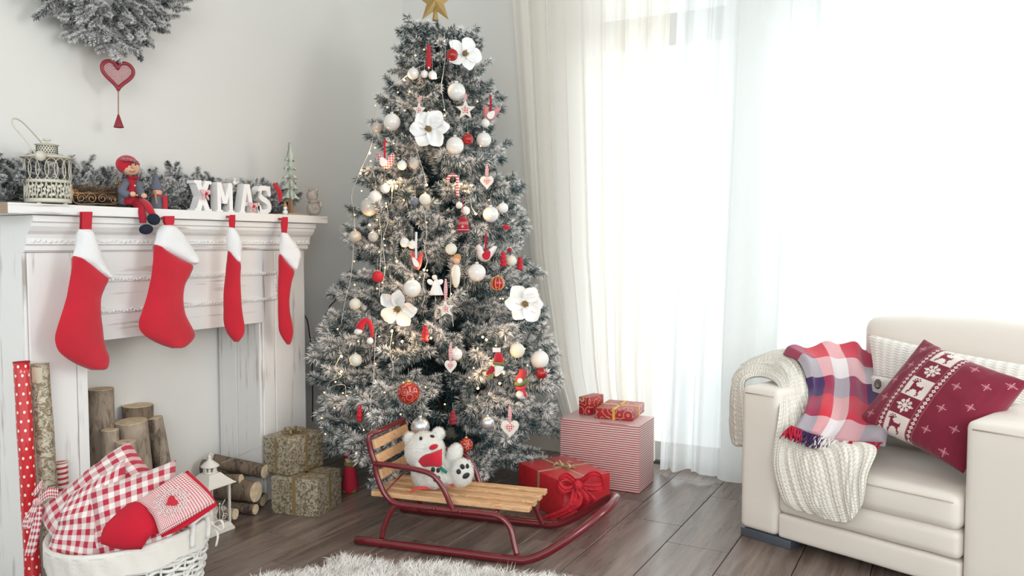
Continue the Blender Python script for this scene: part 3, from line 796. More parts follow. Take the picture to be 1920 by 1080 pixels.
# front face only is fine; the back reuses the same weave
rc = mb.build('reindeer_cushion', [NT('printed_fleece').mat])
ca = rc.data.color_attributes.new('print', 'FLOAT_COLOR', 'POINT'); uvp = np.array(mb.uv); iu = np.clip((uvp[:, 0] * 229).astype(int), 0, 229); iv = np.clip((uvp[:, 1] * 229).astype(int), 0, 229)
ca.data.foreach_set('color', np.concatenate([PIMG[iv, iu], np.ones((len(iu), 1))], 1).astype(np.float32).ravel())
nt = rc.data.materials[0].node_tree; at1 = nt.nodes.new('ShaderNodeAttribute'); at1.attribute_name = 'print'; bs = nt.nodes['Principled BSDF']
nt.links.new(at1.outputs['Color'], bs.inputs['Base Color']); bs.inputs['Roughness'].default_value = .95; bs.inputs['Sheen Weight'].default_value = .2
tag(rc, 'wine red square cushion with a band of reindeer and snowflakes, on the armchair', 'cushion')

# ------------------------------------------------------------------ sled
G0 = Vector((-1.819, 2.208, 0)); GU = Vector((.984, .178, 0)); GV = Vector((-.178, .984, 0)); GW = .362
def sg(u, v, z): return G0 + GU * u + GV * v + Vector((0, 0, z))
sled = thing('sled', 'red steel tube sled with wooden slat seat standing in front of the christmas tree', 'sled', sg(.4, .18, 0))
run = [(0, 0, .016), (.3, 0, .016), (.56, 0, .016), (.63, .002, .021), (.70, .01, .055), (.79, .035, .120), (.85, .08, .168), (.875, .13, .185), (.88, GW / 2, .19)]
run = run + [(u, GW - v, z) for (u, v, z) in reversed(run[:-1])]
MB().tube(spline([sg(*p) for p in run], 6), .0145, 10).build('runner', m_redmetal, sled)
for v, s_ in ((.03, 1), (GW - .06, -1)):
    rl = [(.062, v + .0, .29), (.068, v, .245), (.095, v, .185), (.135, v, .152), (.20, v, .148), (.35, v, .148), (.47, v, .150), (.525, v, .142), (.560, v, .11), (.578, v - .01 * s_, .06), (.59, v - .018 * s_, .028)]
    MB().tube(spline([sg(*p) for p in rl], 5), .010, 9).build('seat_rail', m_redmetal, sled)
    rl = [(.175, v, .145), (.14, v, .14), (.118, v - .005 * s_, .11), (.10, v - .014 * s_, .06), (.095, v - .018 * s_, .028)]
    MB().tube(spline([sg(*p) for p in rl], 5), .009, 9).build('rear_leg', m_redmetal, sled)
    am = [(.066, v - .003 * s_, .285), (.14, v - .008 * s_, .285), (.225, v - .010 * s_, .280), (.285, v - .010 * s_, .266), (.322, v - .008 * s_, .225), (.345, v - .004 * s_, .175), (.355, v, .150)]
    MB().tube(spline([sg(*p) for p in am], 5), .0095, 9).build('armrest', m_redmetal, sled)
    bl = MB()
    for u in (.29, .385): bl.lathe(sg(u, v - .011 * s_, .150), [(0, -.004), (.006, -.004), (.006, .004), (.003, .006), (0, .006)], 8, 0, Matrix.Rotation(pi / 2, 3, 'X'))
    bl.build('bolt', m_redmetal, sled)
va, vb = .03, GW - .06
bk = [(.062, va, .285), (.045, va, .33), (.038, va, .372), (.045, va + .012, .386), (.055, va + .05, .388), (.055, (va + vb) / 2, .388), (.055, vb - .05, .388), (.045, vb - .012, .386), (.038, vb, .372), (.045, vb, .33), (.062, vb, .285)]
MB().tube(spline([sg(*p) for p in bk], 5), .0098, 9).build('backrest_tube', m_redmetal, sled)
m_pine = NT('varnished_pine'); v_ = m_pine.coord('Object', (3.5, 16, 16), rot=(0, 0, -.18), rnd=True)
g_ = m_pine.noise(v_, 2.2, 4, .55, 1.5)
m_pine.set(Base_Color=m_pine.ramp(g_, [(.35, (.56, .31, .15)), (.55, (.70, .44, .24)), (.62, (.50, .26, .12)), (.7, (.66, .40, .21))]), Roughness=.45); m_pine = m_pine.mat
srz = math.atan2(.178, .984)
for k, v in enumerate((.048, .112, .176, .240)):
    o = MB().box(sg(.328, v + .016, .170), (.585, .033, .018), rz=srz).build('slat', m_pine, sled); bevel(o, .003)
for u in (.12, .50): MB().tube([sg(u, va, .150), sg(u, vb, .150)], .007, 8).build('cross_tube', m_redmetal, sled)
tl = Matrix((GU, GV, (0, 0, 1))).transposed() @ Matrix.Rotation(radians(-12), 3, 'Y')
for z in (.350, .298, .246):
    o = MB().box(sg(.040 + (.37 - z) * .22 + .012, (va + vb) / 2, z), (.014, vb - va - .008, .034), mat=tl).build('back_slat', m_pine, sled); bevel(o, .003)
MB().tube([sg(.10, va, .186), sg(.12, vb, .26)], .003, 6).build('brace', m_redmetal, sled)

# ------------------------------------------------------------------ gift boxes
m_goldpaper = NT('gold_damask_paper'); v_ = m_goldpaper.coord('Object', (1, 1, 1)); q_ = m_goldpaper.noise(v_, 75, 5, .7, 1.2); q2_ = m_goldpaper.noise(v_, 210, 2)
m_goldpaper.set(Base_Color=m_goldpaper.ramp(m_goldpaper.math('ADD', q_, m_goldpaper.math('MULTIPLY', q2_, .12)), [(.53, (.20, .15, .085)), (.575, (.50, .46, .36))]), Roughness=.42, Metallic=.25); m_goldpaper.bump(q_, .2, .001); m_goldpaper = m_goldpaper.mat
def swirl_mat(name, base, line, sc=14, thin=.06, rough=.35, metal=0.0):
    n = NT(name); v = n.coord('Object', (1, 1, 1)); vo = n.n('ShaderNodeTexVoronoi'); n.l(v, vo.inputs['Vector']); vo.inputs['Scale'].default_value = sc
    f = n.math('FRACT', n.math('MULTIPLY', vo.outputs['Distance'], 3.2)); k = n.math('LESS_THAN', n.math('ABSOLUTE', n.math('SUBTRACT', f, .5)), thin)
    n.set(Base_Color=n.mix(k, base, line), Roughness=rough, Metallic=metal); return n.mat
m_redswirl = swirl_mat('red_swirl_paper', (.42, .02, .03), (.62, .36, .22), 22, .09)
m_redpaper = M('red_foil_paper', (.50, .02, .03), .32, bump=(14, .5, .01), coat=.3)
m_goldribbon = M('gold_ribbon', (.34, .25, .12), .4, metal=.4); m_tulle = M('red_tulle', (.62, .015, .03), .7, bump=(60, .8, .01), var=(20, (.45, .01, .025)))
m_palegold = M('pale_gold_ribbon', (.55, .44, .26), .35, metal=.5)
def bow(mb, c, e1, e2, up, R, wd, nl=2, tails=True, seed=1):
    rg_ = random.Random(seed)
    for k in range(nl):
        a = k * pi / nl + rg_.uniform(-.2, .2)
        for s in (1, -1):
            d = (e1 * cos(a) + e2 * sin(a)) * s; pd = up.cross(d).normalized()
            pts = [c, c + d * R * .5 + up * R * .42, c + d * R + up * R * .30, c + d * R * .95 + up * R * .06, c + d * R * .45 + up * R * .05, c]
            P = spline(pts, 4); vs = []; n = len(P)
            for i, p in enumerate(P):
                w_ = wd * (.35 + .65 * sin(pi * min(1, i / (n - 1))))
                for o_ in (-w_, w_):
                    vs += [p + pd * o_ * .5, p + pd * o_ * .5 + up * .0012]
            fs = []
            for i in range(n - 1):
                b = i * 4; fs += [(b, b + 2, b + 6, b + 4), (b + 1, b + 5, b + 7, b + 3), (b, b + 4, b + 5, b + 1), (b + 2, b + 3, b + 7, b + 6)]
            mb.add(vs, fs, 0, True)
    if tails:
        for s in (1, -1):
            d = (e1 * .8 * s + e2 * .5).normalized(); pd = up.cross(d)
            P = spline([c, c + d * R * .6 + up * R * .12, c + d * R * 1.15 + up * .002], 4)
            for i in range(len(P) - 1):
                mb.add([P[i] - pd * wd * .4, P[i] + pd * wd * .4, P[i + 1] + pd * wd * .4, P[i + 1] - pd * wd * .4, P[i] - pd * wd * .4 + up * .001, P[i] + pd * wd * .4 + up * .001, P[i + 1] + pd * wd * .4 + up * .001, P[i + 1] - pd * wd * .4 + up * .001],
                       [(0, 3, 2, 1), (4, 5, 6, 7), (0, 1, 5, 4), (2, 3, 7, 6)])
    mb.ball(c + up * R * .12, (wd * .45, wd * .45, R * .14), 8)
def gift(label, near, left, right, h, mat, rib=None, rw=.018, bowR=.04, bn=2, group=None, fr=(.5, .5), cat='gift', bev=.003):
    near, left, right = Vector(near), Vector(left), Vector(right)
    e1 = (left - near); e1.z = 0; W_ = e1.length; e1.normalize(); e2 = Vector((-e1.y, e1.x, 0))
    if e2.dot(right - near) < 0: e2 = -e2
    D_2 = abs((right - near).dot(e2)); c = near + e1 * W_ / 2 + e2 * D_2 / 2
    t = thing('gift_box', label, cat, c, group); az = math.atan2(e1.y, e1.x)
    o = MB().rbox(c + Vector((0, 0, h / 2)), (W_, D_2, h), bev, 0, az, seg=2).build('wrapped_box', mat, t)
    if rib:
        rb = MB(); tp = c + Vector((0, 0, h / 2)); o1 = near + e1 * W_ * fr[0] + e2 * D_2 / 2; o2 = near + e1 * W_ / 2 + e2 * D_2 * fr[1]
        rb.box(Vector((o1.x, o1.y, tp.z)), (rw, D_2 + .003, h + .002), rz=az); rb.box(Vector((o2.x, o2.y, tp.z)), (W_ + .003, rw, h + .002), rz=az)
        rb.build('ribbon', rib, t)
        if bowR:
            bc = near + e1 * W_ * fr[0] + e2 * D_2 * fr[1] + Vector((0, 0, h + .002)); bb = MB(); bow(bb, bc, e1, e2, Vector((0, 0, 1)), bowR, rw * .9, bn, seed=len(label)); bb.build('bow', rib, t)
    return t, c, e1, e2
gift('lower gold damask gift box with a bronze ribbon, on the floor by the fireplace', at(595, 971.6, z=0), at(509, 962, z=0), at(644, 944, z=0), .145, m_goldpaper, m_goldribbon, .016, 0)
gift('upper gold damask gift box with a bronze bow, stacked on the other gold one', at(542.5, 892.5, z=.147), at(494, 883, z=.147), at(610, 872, z=.147), .142, m_goldpaper, m_goldribbon, .012, .045, 3)
near, left, right = at(1198, 926, z=0), at(1050, 905, z=0), at(1227, 902, z=0)
m_st = stripes('red_white_stripes', 104, (.46, .03, .05), (.74, .64, .60), .42)
bx, bc_, be1, be2 = gift('big red and white striped box on the floor beside the curtain', near, left, right, .285, m_st, cat='box', bev=.002)
W0 = (left - near).length; D0_ = abs((right - near).dot(be2))
m_st2 = stripes('red_white_stripes_lid', 104, (.46, .03, .05), (.74, .64, .60), .42, comp=1)
MB().rbox(bc_ + Vector((0, 0, .2865)), (W0 + .002, D0_ + .002, .003), .001, 0, math.atan2(be1.y, be1.x)).build('lid', m_st2, bx)
Z2 = .289
gift('small red cube gift with pale swirls, on the striped box', at(1105, 779, z=Z2), at(1085, 776, z=Z2), at(1127, 770, z=Z2), .078, m_redswirl)
gift('flat red gift with pale swirls and a gold patch, on the striped box', at(1186, 790, z=Z2), at(1116, 784, z=Z2), at(1204, 772, z=Z2), .045, m_redswirl, M('yellow_gold', (.75, .50, .08), .4, metal=.4), .012, 0)
rg1, rc_, re1, re2 = gift('red foil gift box with gold and tulle bows, in front of the striped box', at(1050, 975, z=0), at(972, 934, z=0), at(1122, 946, z=0), .150, m_redpaper, m_palegold, .012, .045, 2, fr=(.5, .5))
tb = MB(); cc = at(1082, 905, z=.14); U_ = Vector((0, 0, 1))
def ribbon_sheet(mb, pts, w0, w1, side, nv=10, rip=.006):
    P = spline(pts, 6); n = len(P) - 1
    def fn(u, v):
        i = min(int(v * n), n - 1); f = v * n - i; p = P[i].lerp(P[i + 1], f); w_ = lerp(w0, w1, v)
        return p + side * (u - .5) * w_ + TOCAM * rip * (sin(u * 14 + v * 5) + 1)
    mb.grid(fn, nv, n)
k_ = cc + TOCAM * .02
ribbon_sheet(tb, [k_, k_ + SR * .05 + U_ * .045 + TOCAM * .02, k_ + SR * .09 + U_ * .03, k_ + SR * .085 - U_ * .01, k_ + TOCAM * .015], .03, .045, (U_ * .8 - SR * .2))
ribbon_sheet(tb, [k_, k_ - SR * .045 + U_ * .035, k_ - SR * .075 + U_ * .01, k_ - SR * .05 - U_ * .02 + TOCAM * .01, k_ + TOCAM * .015], .03, .035, (U_ * .9 + SR * .2))
tb.ball(k_ + TOCAM * .02, (.020, .018, .022), 10)
ribbon_sheet(tb, [k_ + TOCAM * .015, k_ - U_ * .07 - SR * .02 + TOCAM * .035, at(1030, 972, z=.004)], .03, .09, SR)
ribbon_sheet(tb, [k_ + TOCAM * .015, k_ - U_ * .05 + SR * .04 + TOCAM * .03, at(1102, 962, z=.004) ], .03, .10, SR)
tb.build('tulle_bow', m_tulle, rg1)

# ------------------------------------------------------------------ logs
def bark(name, base, dark, sc=18, st_=.7):
    n = NT(name); v = n.coord('Object', (1, 1, .35), rnd=True); f = n.noise(v, sc, 6, .65, .6); g = n.noise(v, 6, 2)
    n.set(Base_Color=n.ramp(n.math('ADD', n.math('MULTIPLY', f, .7), n.math('MULTIPLY', g, .3)), [(.38, dark), (.50, base), (.72, tuple(c * 1.35 for c in base))]), Roughness=.9); n.bump(f, st_, .006); return n.mat
m_barkl = bark('pale_grey_bark', (.33, .27, .21), (.12, .09, .065), 40, 1.0); m_barkr = bark('rough_brown_bark', (.19, .14, .10), (.035, .026, .020), 45, 1.2)
m_cut = NT('cut_wood'); vv = m_cut.n('ShaderNodeTexCoord'); wv = m_cut.n('ShaderNodeTexWave', wave_type='RINGS', rings_direction='Z'); m_cut.l(vv.outputs['UV'], wv.inputs['Vector'])
m_cut.set(Base_Color=m_cut.ramp(m_cut.noise(m_cut.coord('Object', rnd=True), 60, 4), [(.3, (.58, .44, .28)), (.7, (.78, .66, .48))]), Roughness=.8); m_cut = m_cut.mat
def log(label, a, b, r, mbark, group, seed, rx=None):
    a, b = Vector(a), Vector(b); ax = (b - a); L = ax.length; R = ax.to_track_quat('Z', 'Y').to_matrix()
    lo = a if a.z < b.z else b
    t = thing('log', label, 'log', (a + b) / 2 if abs(a.z - b.z) < .05 else Vector((lo.x, lo.y, 0)), group)
    wob = lambda an, z: 1 + .06 * fbm(cos(an) * 1.2 + seed, sin(an) * 1.2, z * 9) + .025 * fbm(cos(an) * 5 + seed, sin(an) * 5, z * 30)
    pr = [(r * (1.03 - .06 * k / 12), L * k / 12) for k in range(13)]
    MB().lathe(a, pr, 22, 0, R, wob=wob, sx=rx or 1).build('bark', mbark, t)
    for z, s in ((L, 1), (0, -1)):
        m_ = MB(); m_.lathe(a + R @ Vector((0, 0, z)), [(r * .955, -.004 * s), (r * .95, .0015 * s), (r * .5, .0022 * s), (.0001, .0025 * s)], 22, 0, R, wob=lambda an, zz: wob(an, z), sx=rx or 1, smooth=False).build('cut_face', m_cut, t)
    return t
def vlog(label, px, py, rpx, X, seed, mb_=m_barkl, lean=(0, 0)):
    p = at(px, py, x=X); r = rpx / ppm(p); log(label, (p.x + lean[0], p.y + lean[1], 0), p, r, mb_, 'birch logs standing in the fireplace', seed)
vlog('tallest pale log standing at the left side of the fireplace opening', 189, 729, 23, -2.635, 1)
vlog('thick brown log standing behind the others in the fireplace opening', 258, 760, 28, -2.655, 2, m_barkr)
vlog('thick mid-height log with a brown rim standing in the fireplace opening', 246, 790, 30, -2.585, 3, lean=(.0, .03))
vlog('slim leaning log, rightmost of those standing in the fireplace opening', 289, 783, 15, -2.60, 4, lean=(.03, .05))
vlog('short slim log standing before the tallest pale log', 206, 806, 16, -2.565, 5)
vlog('short pale log standing just behind the gingham cushions', 236, 828, 19, -2.51, 6)
def hlog(label, px, py, rpx, X, ln, seed, m_=m_barkr, dy=-.05, dz=0.0, rx=1):
    p = at(px, py, x=X); r = rpx / ppm(p); p.z = max(p.z, r + .002); e = Vector((X - ln, p.y + dy, max(p.z + dz, r + .002)))
    log(label, e, p, r, m_, 'logs stacked in the fireplace', seed, rx)
hlog('topmost sawn log of the pile beside the gold gift boxes', 497, 884, 13.5, -2.38, .24, 11, m_barkr, -.04, .02)
hlog('thickest split log in the middle of the pile beside the gold gift boxes', 480, 922, 20, -2.37, .26, 12)
hlog('thin log at the right end of the pile, touching the gold gift boxes', 497, 934, 9.5, -2.43, .22, 13)
hlog('small round log lying on the floor nearest the white lantern', 441, 964, 10.5, -2.33, .22, 14, m_barkl)
hlog('small log on the floor below the thickest one', 479, 958, 10, -2.36, .24, 15)
hlog('small pale-ended log on the floor beside the gold gift boxes', 493, 952, 9.5, -2.41, .22, 16)
hlog('log stub with an orange cut end showing above the pile', 452, 899, 10, -2.43, .16, 17, m_barkr, -.05, -.01)
hlog('rough dark log lying across the top back of the pile', 478, 880, 13, -2.47, .19, 18, m_barkr, -.10, .01)

# ------------------------------------------------------------------ white lantern on the floor
m_lan = M('antique_white_metal', (.76, .74, .68), .5, bump=(90, .15))
lc = at(393, 1010, z=0) + Vector((-.060, .060, 0)); lan = thing('candle_lantern', 'white metal candle lantern with pointed roof standing on the floor by the basket', 'lantern', (lc.x, lc.y, 0))
def ring4(mb, z0, s0, z1, s1, c):
    vs = [(c.x + a * s, c.y + b * s, z) for (z, s) in ((z0, s0), (z1, s1)) for (a, b) in ((-1, -1), (1, -1), (1, 1), (-1, 1))]
    mb.add(vs, [(3, 2, 1, 0), (4, 5, 6, 7)] + [(i, (i + 1) % 4, 4 + (i + 1) % 4, 4 + i) for i in range(4)], 0, False)
b_ = MB(); ring4(b_, 0, .060, .012, .058, lc); ring4(b_, .012, .056, .030, .048, lc); bo = b_.build('base', m_lan, lan); bevel(bo, .002)
for sx in (-1, 1):
    for sy in (-1, 1): MB().box((lc.x + sx * .046, lc.y + sy * .046, .100), (.007, .007, .142)).build('post', m_lan, lan)
def scrolls(c, nrm, side, wd, z0, z1):
    mb = MB()
    def pt(u, z): return c + side * u + Vector((0, 0, z))
    for s in (-1, 1):
        for (bu, bz, rr_, dirn) in ((.5 * wd, z0 + .022, .013, 1), (.42 * wd, z0 + .055, .010, -1)):
            P = [pt(s * (bu - rr_ + rr_ * (1 - k / 26) * cos(k * .42)), bz + rr_ * (1 - k / 26) * sin(k * .42) * dirn) for k in range(22)]
            mb.tube(P, .0013, 5)
        mb.tube(spline([pt(0, z0), pt(s * .25 * wd, z0 + .03), pt(s * .12 * wd, z0 + .06), pt(s * .38 * wd, z0 + .085)], 5), .0013, 5)
    mb.tube([pt(0, z0), pt(0, z0 + .07)], .0014, 5); mb.ball(pt(0, z0 + .075), .004, 8)
    return mb
for (n_, sd) in ((Vector((1, 0, 0)), Vector((0, 1, 0))), (Vector((0, -1, 0)), Vector((1, 0, 0)))):
    scrolls(lc + n_ * .046, n_, sd, .07, .032, .17).build('scrollwork', m_lan, lan)
    pn = MB().box(lc + n_ * .043 + Vector((0, 0, .1)), (.001 if n_.x else .085, .001 if n_.y else .085, .135)); pn.build('glass_pane', m_glass, lan)
b_ = MB(); ring4(b_, .168, .050, .174, .062, lc); ring4(b_, .174, .064, .178, .063, lc); ring4(b_, .178, .060, .198, .040, lc); ring4(b_, .198, .040, .215, .026, lc); b_.build('roof', m_lan, lan)
b_ = MB(); b_.lathe((lc.x, lc.y, 0), [(.024, .215), (.026, .217), (.026, .219), (.022, .221)], 16)
for k in range(8): a = k * pi / 4; b_.box((lc.x + .021 * cos(a), lc.y + .021 * sin(a), .229), (.005, .007, .02), rz=a)
b_.lathe((lc.x, lc.y, 0), [(.030, .238), (.034, .240), (.030, .245), (.020, .254), (.010, .262), (.006, .270), (.009, .274), (.004, .280), (.0001, .288)], 18); b_.build('chimney_cap', m_lan, lan)
b_ = MB(); b_.tube([(lc.x - .012, lc.y, .264), (lc.x - .018, lc.y, .283), (lc.x, lc.y, .292), (lc.x + .018, lc.y, .283), (lc.x + .012, lc.y, .264)], .0016, 6); b_.build('handle', m_lan, lan)
MB().lathe((lc.x, lc.y, .030), [(.019, 0), (.020, .002), (.020, .06), (.018, .062), (.0001, .06)], 16).build('candle', M('wax', (.80, .76, .66), .5), lan)

# ------------------------------------------------------------------ basket with textiles
ZB = .25; ra, rb_ = at(90, 1000, z=ZB), at(392, 968, z=ZB); bc = (ra + rb_) / 2; bA = (rb_ - ra).length / 2
be = (rb_ - ra).normalized(); bn = Vector((be.y, -be.x, 0)); fp_ = at(240, 1034, z=ZB); bB = max(abs((fp_ - bc).dot(bn)), .15)
bc.z = 0
bsk = thing('wicker_basket', 'white painted oval wicker basket with cloth liner, heaped with gingham textiles', 'basket', bc)
def rimz(a): return ZB - .008 + .015 * cos(a) + .003 * sin(a * 2)
def bp_(a, k, z): return bc + be * (bA * k * cos(a)) + bn * (bB * k * sin(a)) + Vector((0, 0, z))
kf = lambda z: .80 + .20 * (z / ZB) ** .8
m_wick = M('white_wicker', (.74, .73, .70), .6, bump=(160, .4))
ns = 34
for s in range(ns):
    a = 2 * pi * s / ns
    for o_ in (-.014, .014): pass
    MB().tube([bp_(a, kf(z) * 1.0, z) for z in np.linspace(0, ZB - .012, 7)], .0035, 5).build('stake', m_wick, bsk)
nr = 17
for r in range(nr):
    z = .008 + (ZB - .05) * r / (nr - 1); P = []
    for i in range(ns * 6):
        a = 2 * pi * i / (ns * 6); ph = cos(i / 6 * pi + (pi if r % 2 else 0)); P.append(bp_(a, kf(z) + .022 * ph, z + .004 * sin(a * 17 + r)))
    MB().tube(P, .0052, 6, closed=True).build('weaver', m_wick, bsk)
MB().lathe((bc.x, bc.y, .006), [(.0001, 0), (.16, 0)], 24).build('bottom', m_wick, bsk)
m_linen = M('white_linen', (.72, .69, .64), .9, bump=(30, .5, .006))
def liner(u, v):
    a = 2 * pi * u; x = v
    if x < .25: k = kf(ZB) - .03; z = ZB - .07 + (x / .25) * .065; return bp_(a, k, z)
    if x < .5: t = (x - .25) / .25 * pi; return bp_(a, kf(ZB) + -.03 * cos(t) + .02, rimz(a) + .006 + .008 * sin(t))
    t = (x - .5) / .5; return bp_(a, kf(ZB) + .05 - .012 * t + .006 * sin(a * 23 + t * 3) + .004 * sin(a * 41), rimz(a) - .056 * t + .004 * sin(a * 9))
MB().grid(liner, 150, 14, closeu=True).build('liner', m_linen, bsk)
MB().tube([bp_(2 * pi * i / 60, kf(ZB) + .01, rimz(2 * pi * i / 60) + .004) for i in range(60)], .009, 7, closed=True).build('rim', m_wick, bsk)
aH = 0.55 if bn.dot(TOCAM) > 0 else -.55
hb = MB()
for da_ in (-.17, .17):
    hb.tube(spline([bp_(aH + da_, kf(ZB) + .06, rimz(aH) - .04), bp_(aH + da_, kf(ZB) + .07, rimz(aH) + .0), bp_(aH + da_ * .8, kf(ZB) + .05, rimz(aH) + .03)], 4), .007, 7)
hb.tube(spline([bp_(aH - .2, kf(ZB) + .05, rimz(aH) + .022), bp_(aH, kf(ZB) + .06, rimz(aH) + .036), bp_(aH + .2, kf(ZB) + .05, rimz(aH) + .022)], 5), .009, 8)
hb.build('handle', m_wick, bsk)
tb = MB(); k0_ = bp_(aH - .3, kf(ZB) + .075, rimz(aH) - .01)
for s in (-1, 1):
    tb.tube(spline([k0_, k0_ + SR * .03 * s + U_ * .012 + TOCAM * .01, k0_ + SR * .035 * s - U_ * .015 + TOCAM * .01, k0_ + TOCAM * .008], 4), .005, 6, flat=.4)
    tb.tube(spline([k0_, k0_ + SR * .018 * s - U_ * .03 + TOCAM * .006, k0_ + SR * .012 * s - U_ * .065 + TOCAM * .004], 4), .005, 6, flat=.4)
tb.ball(k0_ + TOCAM * .006, .009, 8); tb.build('tie', m_linen, bsk)

def bq(px, py, off=0.0):     # a point above the basket, off metres nearer the camera than its middle
    d0 = depth(bc + Vector((0, 0, .3))) - off; return at(px, py, d=1.0) if False else Vector((0, 0, CH)) + ray(px, py) * d0
m_g1 = gingham('red_gingham_large', 8, nv=8); m_g2 = gingham('red_gingham_medium', 8, nv=8); m_gs = gingham('red_gingham_small', 26, (.46, .015, .045), (.77, .73, .70), 26)
g_ = 'gingham textiles heaped in the basket'
def gcush(label, a, b, c, d, T, mat, name='gingham_cushion', cat='cushion', n=36, pull=.03, wr=.014, seed=0, pw=.40):
    o = cushion(MB(), bq(*a), bq(*b), bq(*c), bq(*d), T, n, pull, wr=wr, seed=seed, pw=pw).build(name, mat); tag(o, label, cat, g_); return o
gcush('large red gingham cushion at the back left of the basket, its peak highest', (66, 962, .02), (240, 826, -.06), (335, 935, -.02), (150, 1085, .08), .19, m_g1, seed=1)
gcush('red gingham cushion standing on its corner at the front left of the basket', (130, 925, .09), (235, 860, .05), (232, 1085, .13), (84, 1045, .13), .15, m_g2, seed=5)
gcush('puffy red gingham cushion in the middle of the basket', (158, 918, .12), (330, 862, .02), (335, 1040, .10), (185, 1085, .16), .19, m_g2, seed=9)
rt = thing('folded_towel', 'folded red towel with small gingham border and a red heart, front right of the basket', 'towel', bq(290, 1000, .12), g_)
TW = [bq(178, 1012, .19), bq(262, 945, .15), bq(300, 1015, .20), bq(215, 1050, .215)]
def slab(mb, f, th, nu, nv):
    def g(sg_):
        def h(u, v):
            e = 1e-3; p = f(u, v); nn = (f(min(u + e, 1), v) - f(max(u - e, 0), v)).cross(f(u, min(v + e, 1)) - f(u, max(v - e, 0))).normalized()
            if nn.dot(TOCAM) < 0: nn = -nn
            ed = min(1, u * nu / 2, (1 - u) * nu / 2, v * nv / 2, (1 - v) * nv / 2); return p + nn * (sg_ * th / 2 * sqrt(max(ed, 0)))
        return h
    mb.grid(g(1), nu, nv); mb.grid(g(-1), nu, nv); return mb
T1 = net([[bq(190, 1020, .20), bq(225, 1030, .21), bq(265, 1030, .22)], [bq(195, 990, .20), bq(238, 998, .22), bq(283, 1004, .22)], [bq(232, 962, .17), bq(255, 965, .20), bq(292, 1002, .21)], [bq(258, 943, .15), bq(275, 955, .17), bq(300, 1000, .20)]])
slab(MB(), T1, .035, 16, 16).build('red_panel', M('red_terry', (.50, .006, .025), .95, bump=(260, .6, .002)), rt)
T2 = net([[bq(256, 944, .165), bq(285, 965, .20), bq(300, 1004, .225)], [bq(295, 915, .145), bq(325, 948, .18), bq(342, 980, .20)], [bq(345, 884, .10), bq(385, 920, .13), bq(404, 942, .14)]])
slab(MB(), T2, .03, 24, 24).build('gingham_panel', m_gs, rt)
T3 = net([[bq(262, 946, .145), bq(290, 970, .18), bq(303, 1008, .205)], [bq(300, 914, .13), bq(332, 952, .16), bq(348, 988, .18)], [bq(352, 882, .085), bq(392, 920, .115), bq(408, 948, .125)]])
slab(MB(), T3, .02, 20, 20).build('red_hem', M('red_terry', (.50, .006, .025), .95), rt)
def heart2(n=40, s=1.0):
    out = []
    for i in range(n):
        t = 2 * pi * i / n; out.append((s * 16 * sin(t) ** 3 / 17, s * (13 * cos(t) - 5 * cos(2 * t) - 2 * cos(3 * t) - cos(4 * t)) / 17))
    return out
hc = T2(.48, .50); hx = (T2(.48, .45) - T2(.48, .55)).normalized() if False else (T2(.6, .5) - T2(.36, .5)).normalized(); hy = (T2(.48, .62) - T2(.48, .38)).normalized(); hn = hx.cross(hy).normalized()
if hn.dot(TOCAM) < 0: hn = -hn; hx = -hx
hup = hn.cross(hx)
MB().plate(heart2(36, .017), hc + hn * .0175, hx, hup, .004).build('heart_patch', m_felt, rt)
la = MB()
for ring_, n_, r_ in ((.026, 16, .0045), (.034, 20, .0035), (.042, 14, .0030)):
    for k in range(n_):
        a = 2 * pi * k / n_; c = hc + hn * .0165 + hx * ring_ * cos(a) + hup * ring_ * sin(a)
        la.tube([c + hx * r_ * cos(b) + hup * r_ * sin(b) for b in np.linspace(0, 5.2, 8)], .0007, 4)
tag(la.build('lace', m_matte_white, rt), kind='stuff')
# gingham tie hanging over the left edge
tie = MB(); k1 = bq(72, 940, .06)
def strip(mb, pts, w0, w1, th=.003, side=SR): 
    P = spline(pts, 6); n = len(P) - 1; mb.grid(lambda u, v: P[min(int(v * n + .5), n)] + side * (u - .5) * lerp(w0, w1, v) + TOCAM * th * sin(u * pi), 4, n)
strip(tie, [bq(110, 925, .05), bq(90, 925, .07), k1], .03, .025, side=U_); strip(tie, [k1, bq(68, 985, .07), bq(55, 1042, .07)], .022, .028)
strip(tie, [k1, bq(50, 975, .07), bq(52, 990, .07), k1 + TOCAM * .01], .018, .018); strip(tie, [k1, bq(80, 905, .07), bq(64, 925, .08)], .02, .02, side=U_)
tie.ball(k1 + TOCAM * .006, .012, 8)
tag(tie.build('gingham_tie', gingham('red_gingham_tie', 3, nv=9)), 'knotted red gingham tie hanging over the left edge of the basket', 'ribbon', g_)

# ------------------------------------------------------------------ wrapping paper rolls
def roll(label, top, bot, rpx, mat, capm, seed=0, name='wrapping_paper_roll', hollow=True):
    top, bot = Vector(top), Vector(bot); r = rpx / ppm(top); ax = top - bot; L = ax.length; R = ax.to_track_quat('Z', 'Y').to_matrix()
    t = thing(name, label, 'paper roll', (bot.x, bot.y, 0), 'wrapping paper rolls leaning by the fireplace')
    MB().lathe(bot, [(r * (1 + .02 * sin(k)), L * k / 20) for k in range(21)], 24, 0, R).build('paper', mat, t)
    MB().lathe(top, [(r * 1.02, -.003), (r * 1.02, .001), (r * .8, .0012), (r * .78, -.02), (.0001, -.02)], 24, 0, R).build('rolled_end', capm, t); return t, r, R, L
dm = NT('red_dotted_paper'); tc = dm.n('ShaderNodeTexCoord'); sp_ = dm.n('ShaderNodeSeparateXYZ'); dm.l(tc.outputs['UV'], sp_.inputs[0])
fu = dm.math('MULTIPLY', sp_.outputs[0], 7); fv = dm.math('MULTIPLY', sp_.outputs[1], 26); row = dm.math('MULTIPLY', dm.math('FLOOR', fv), .5)
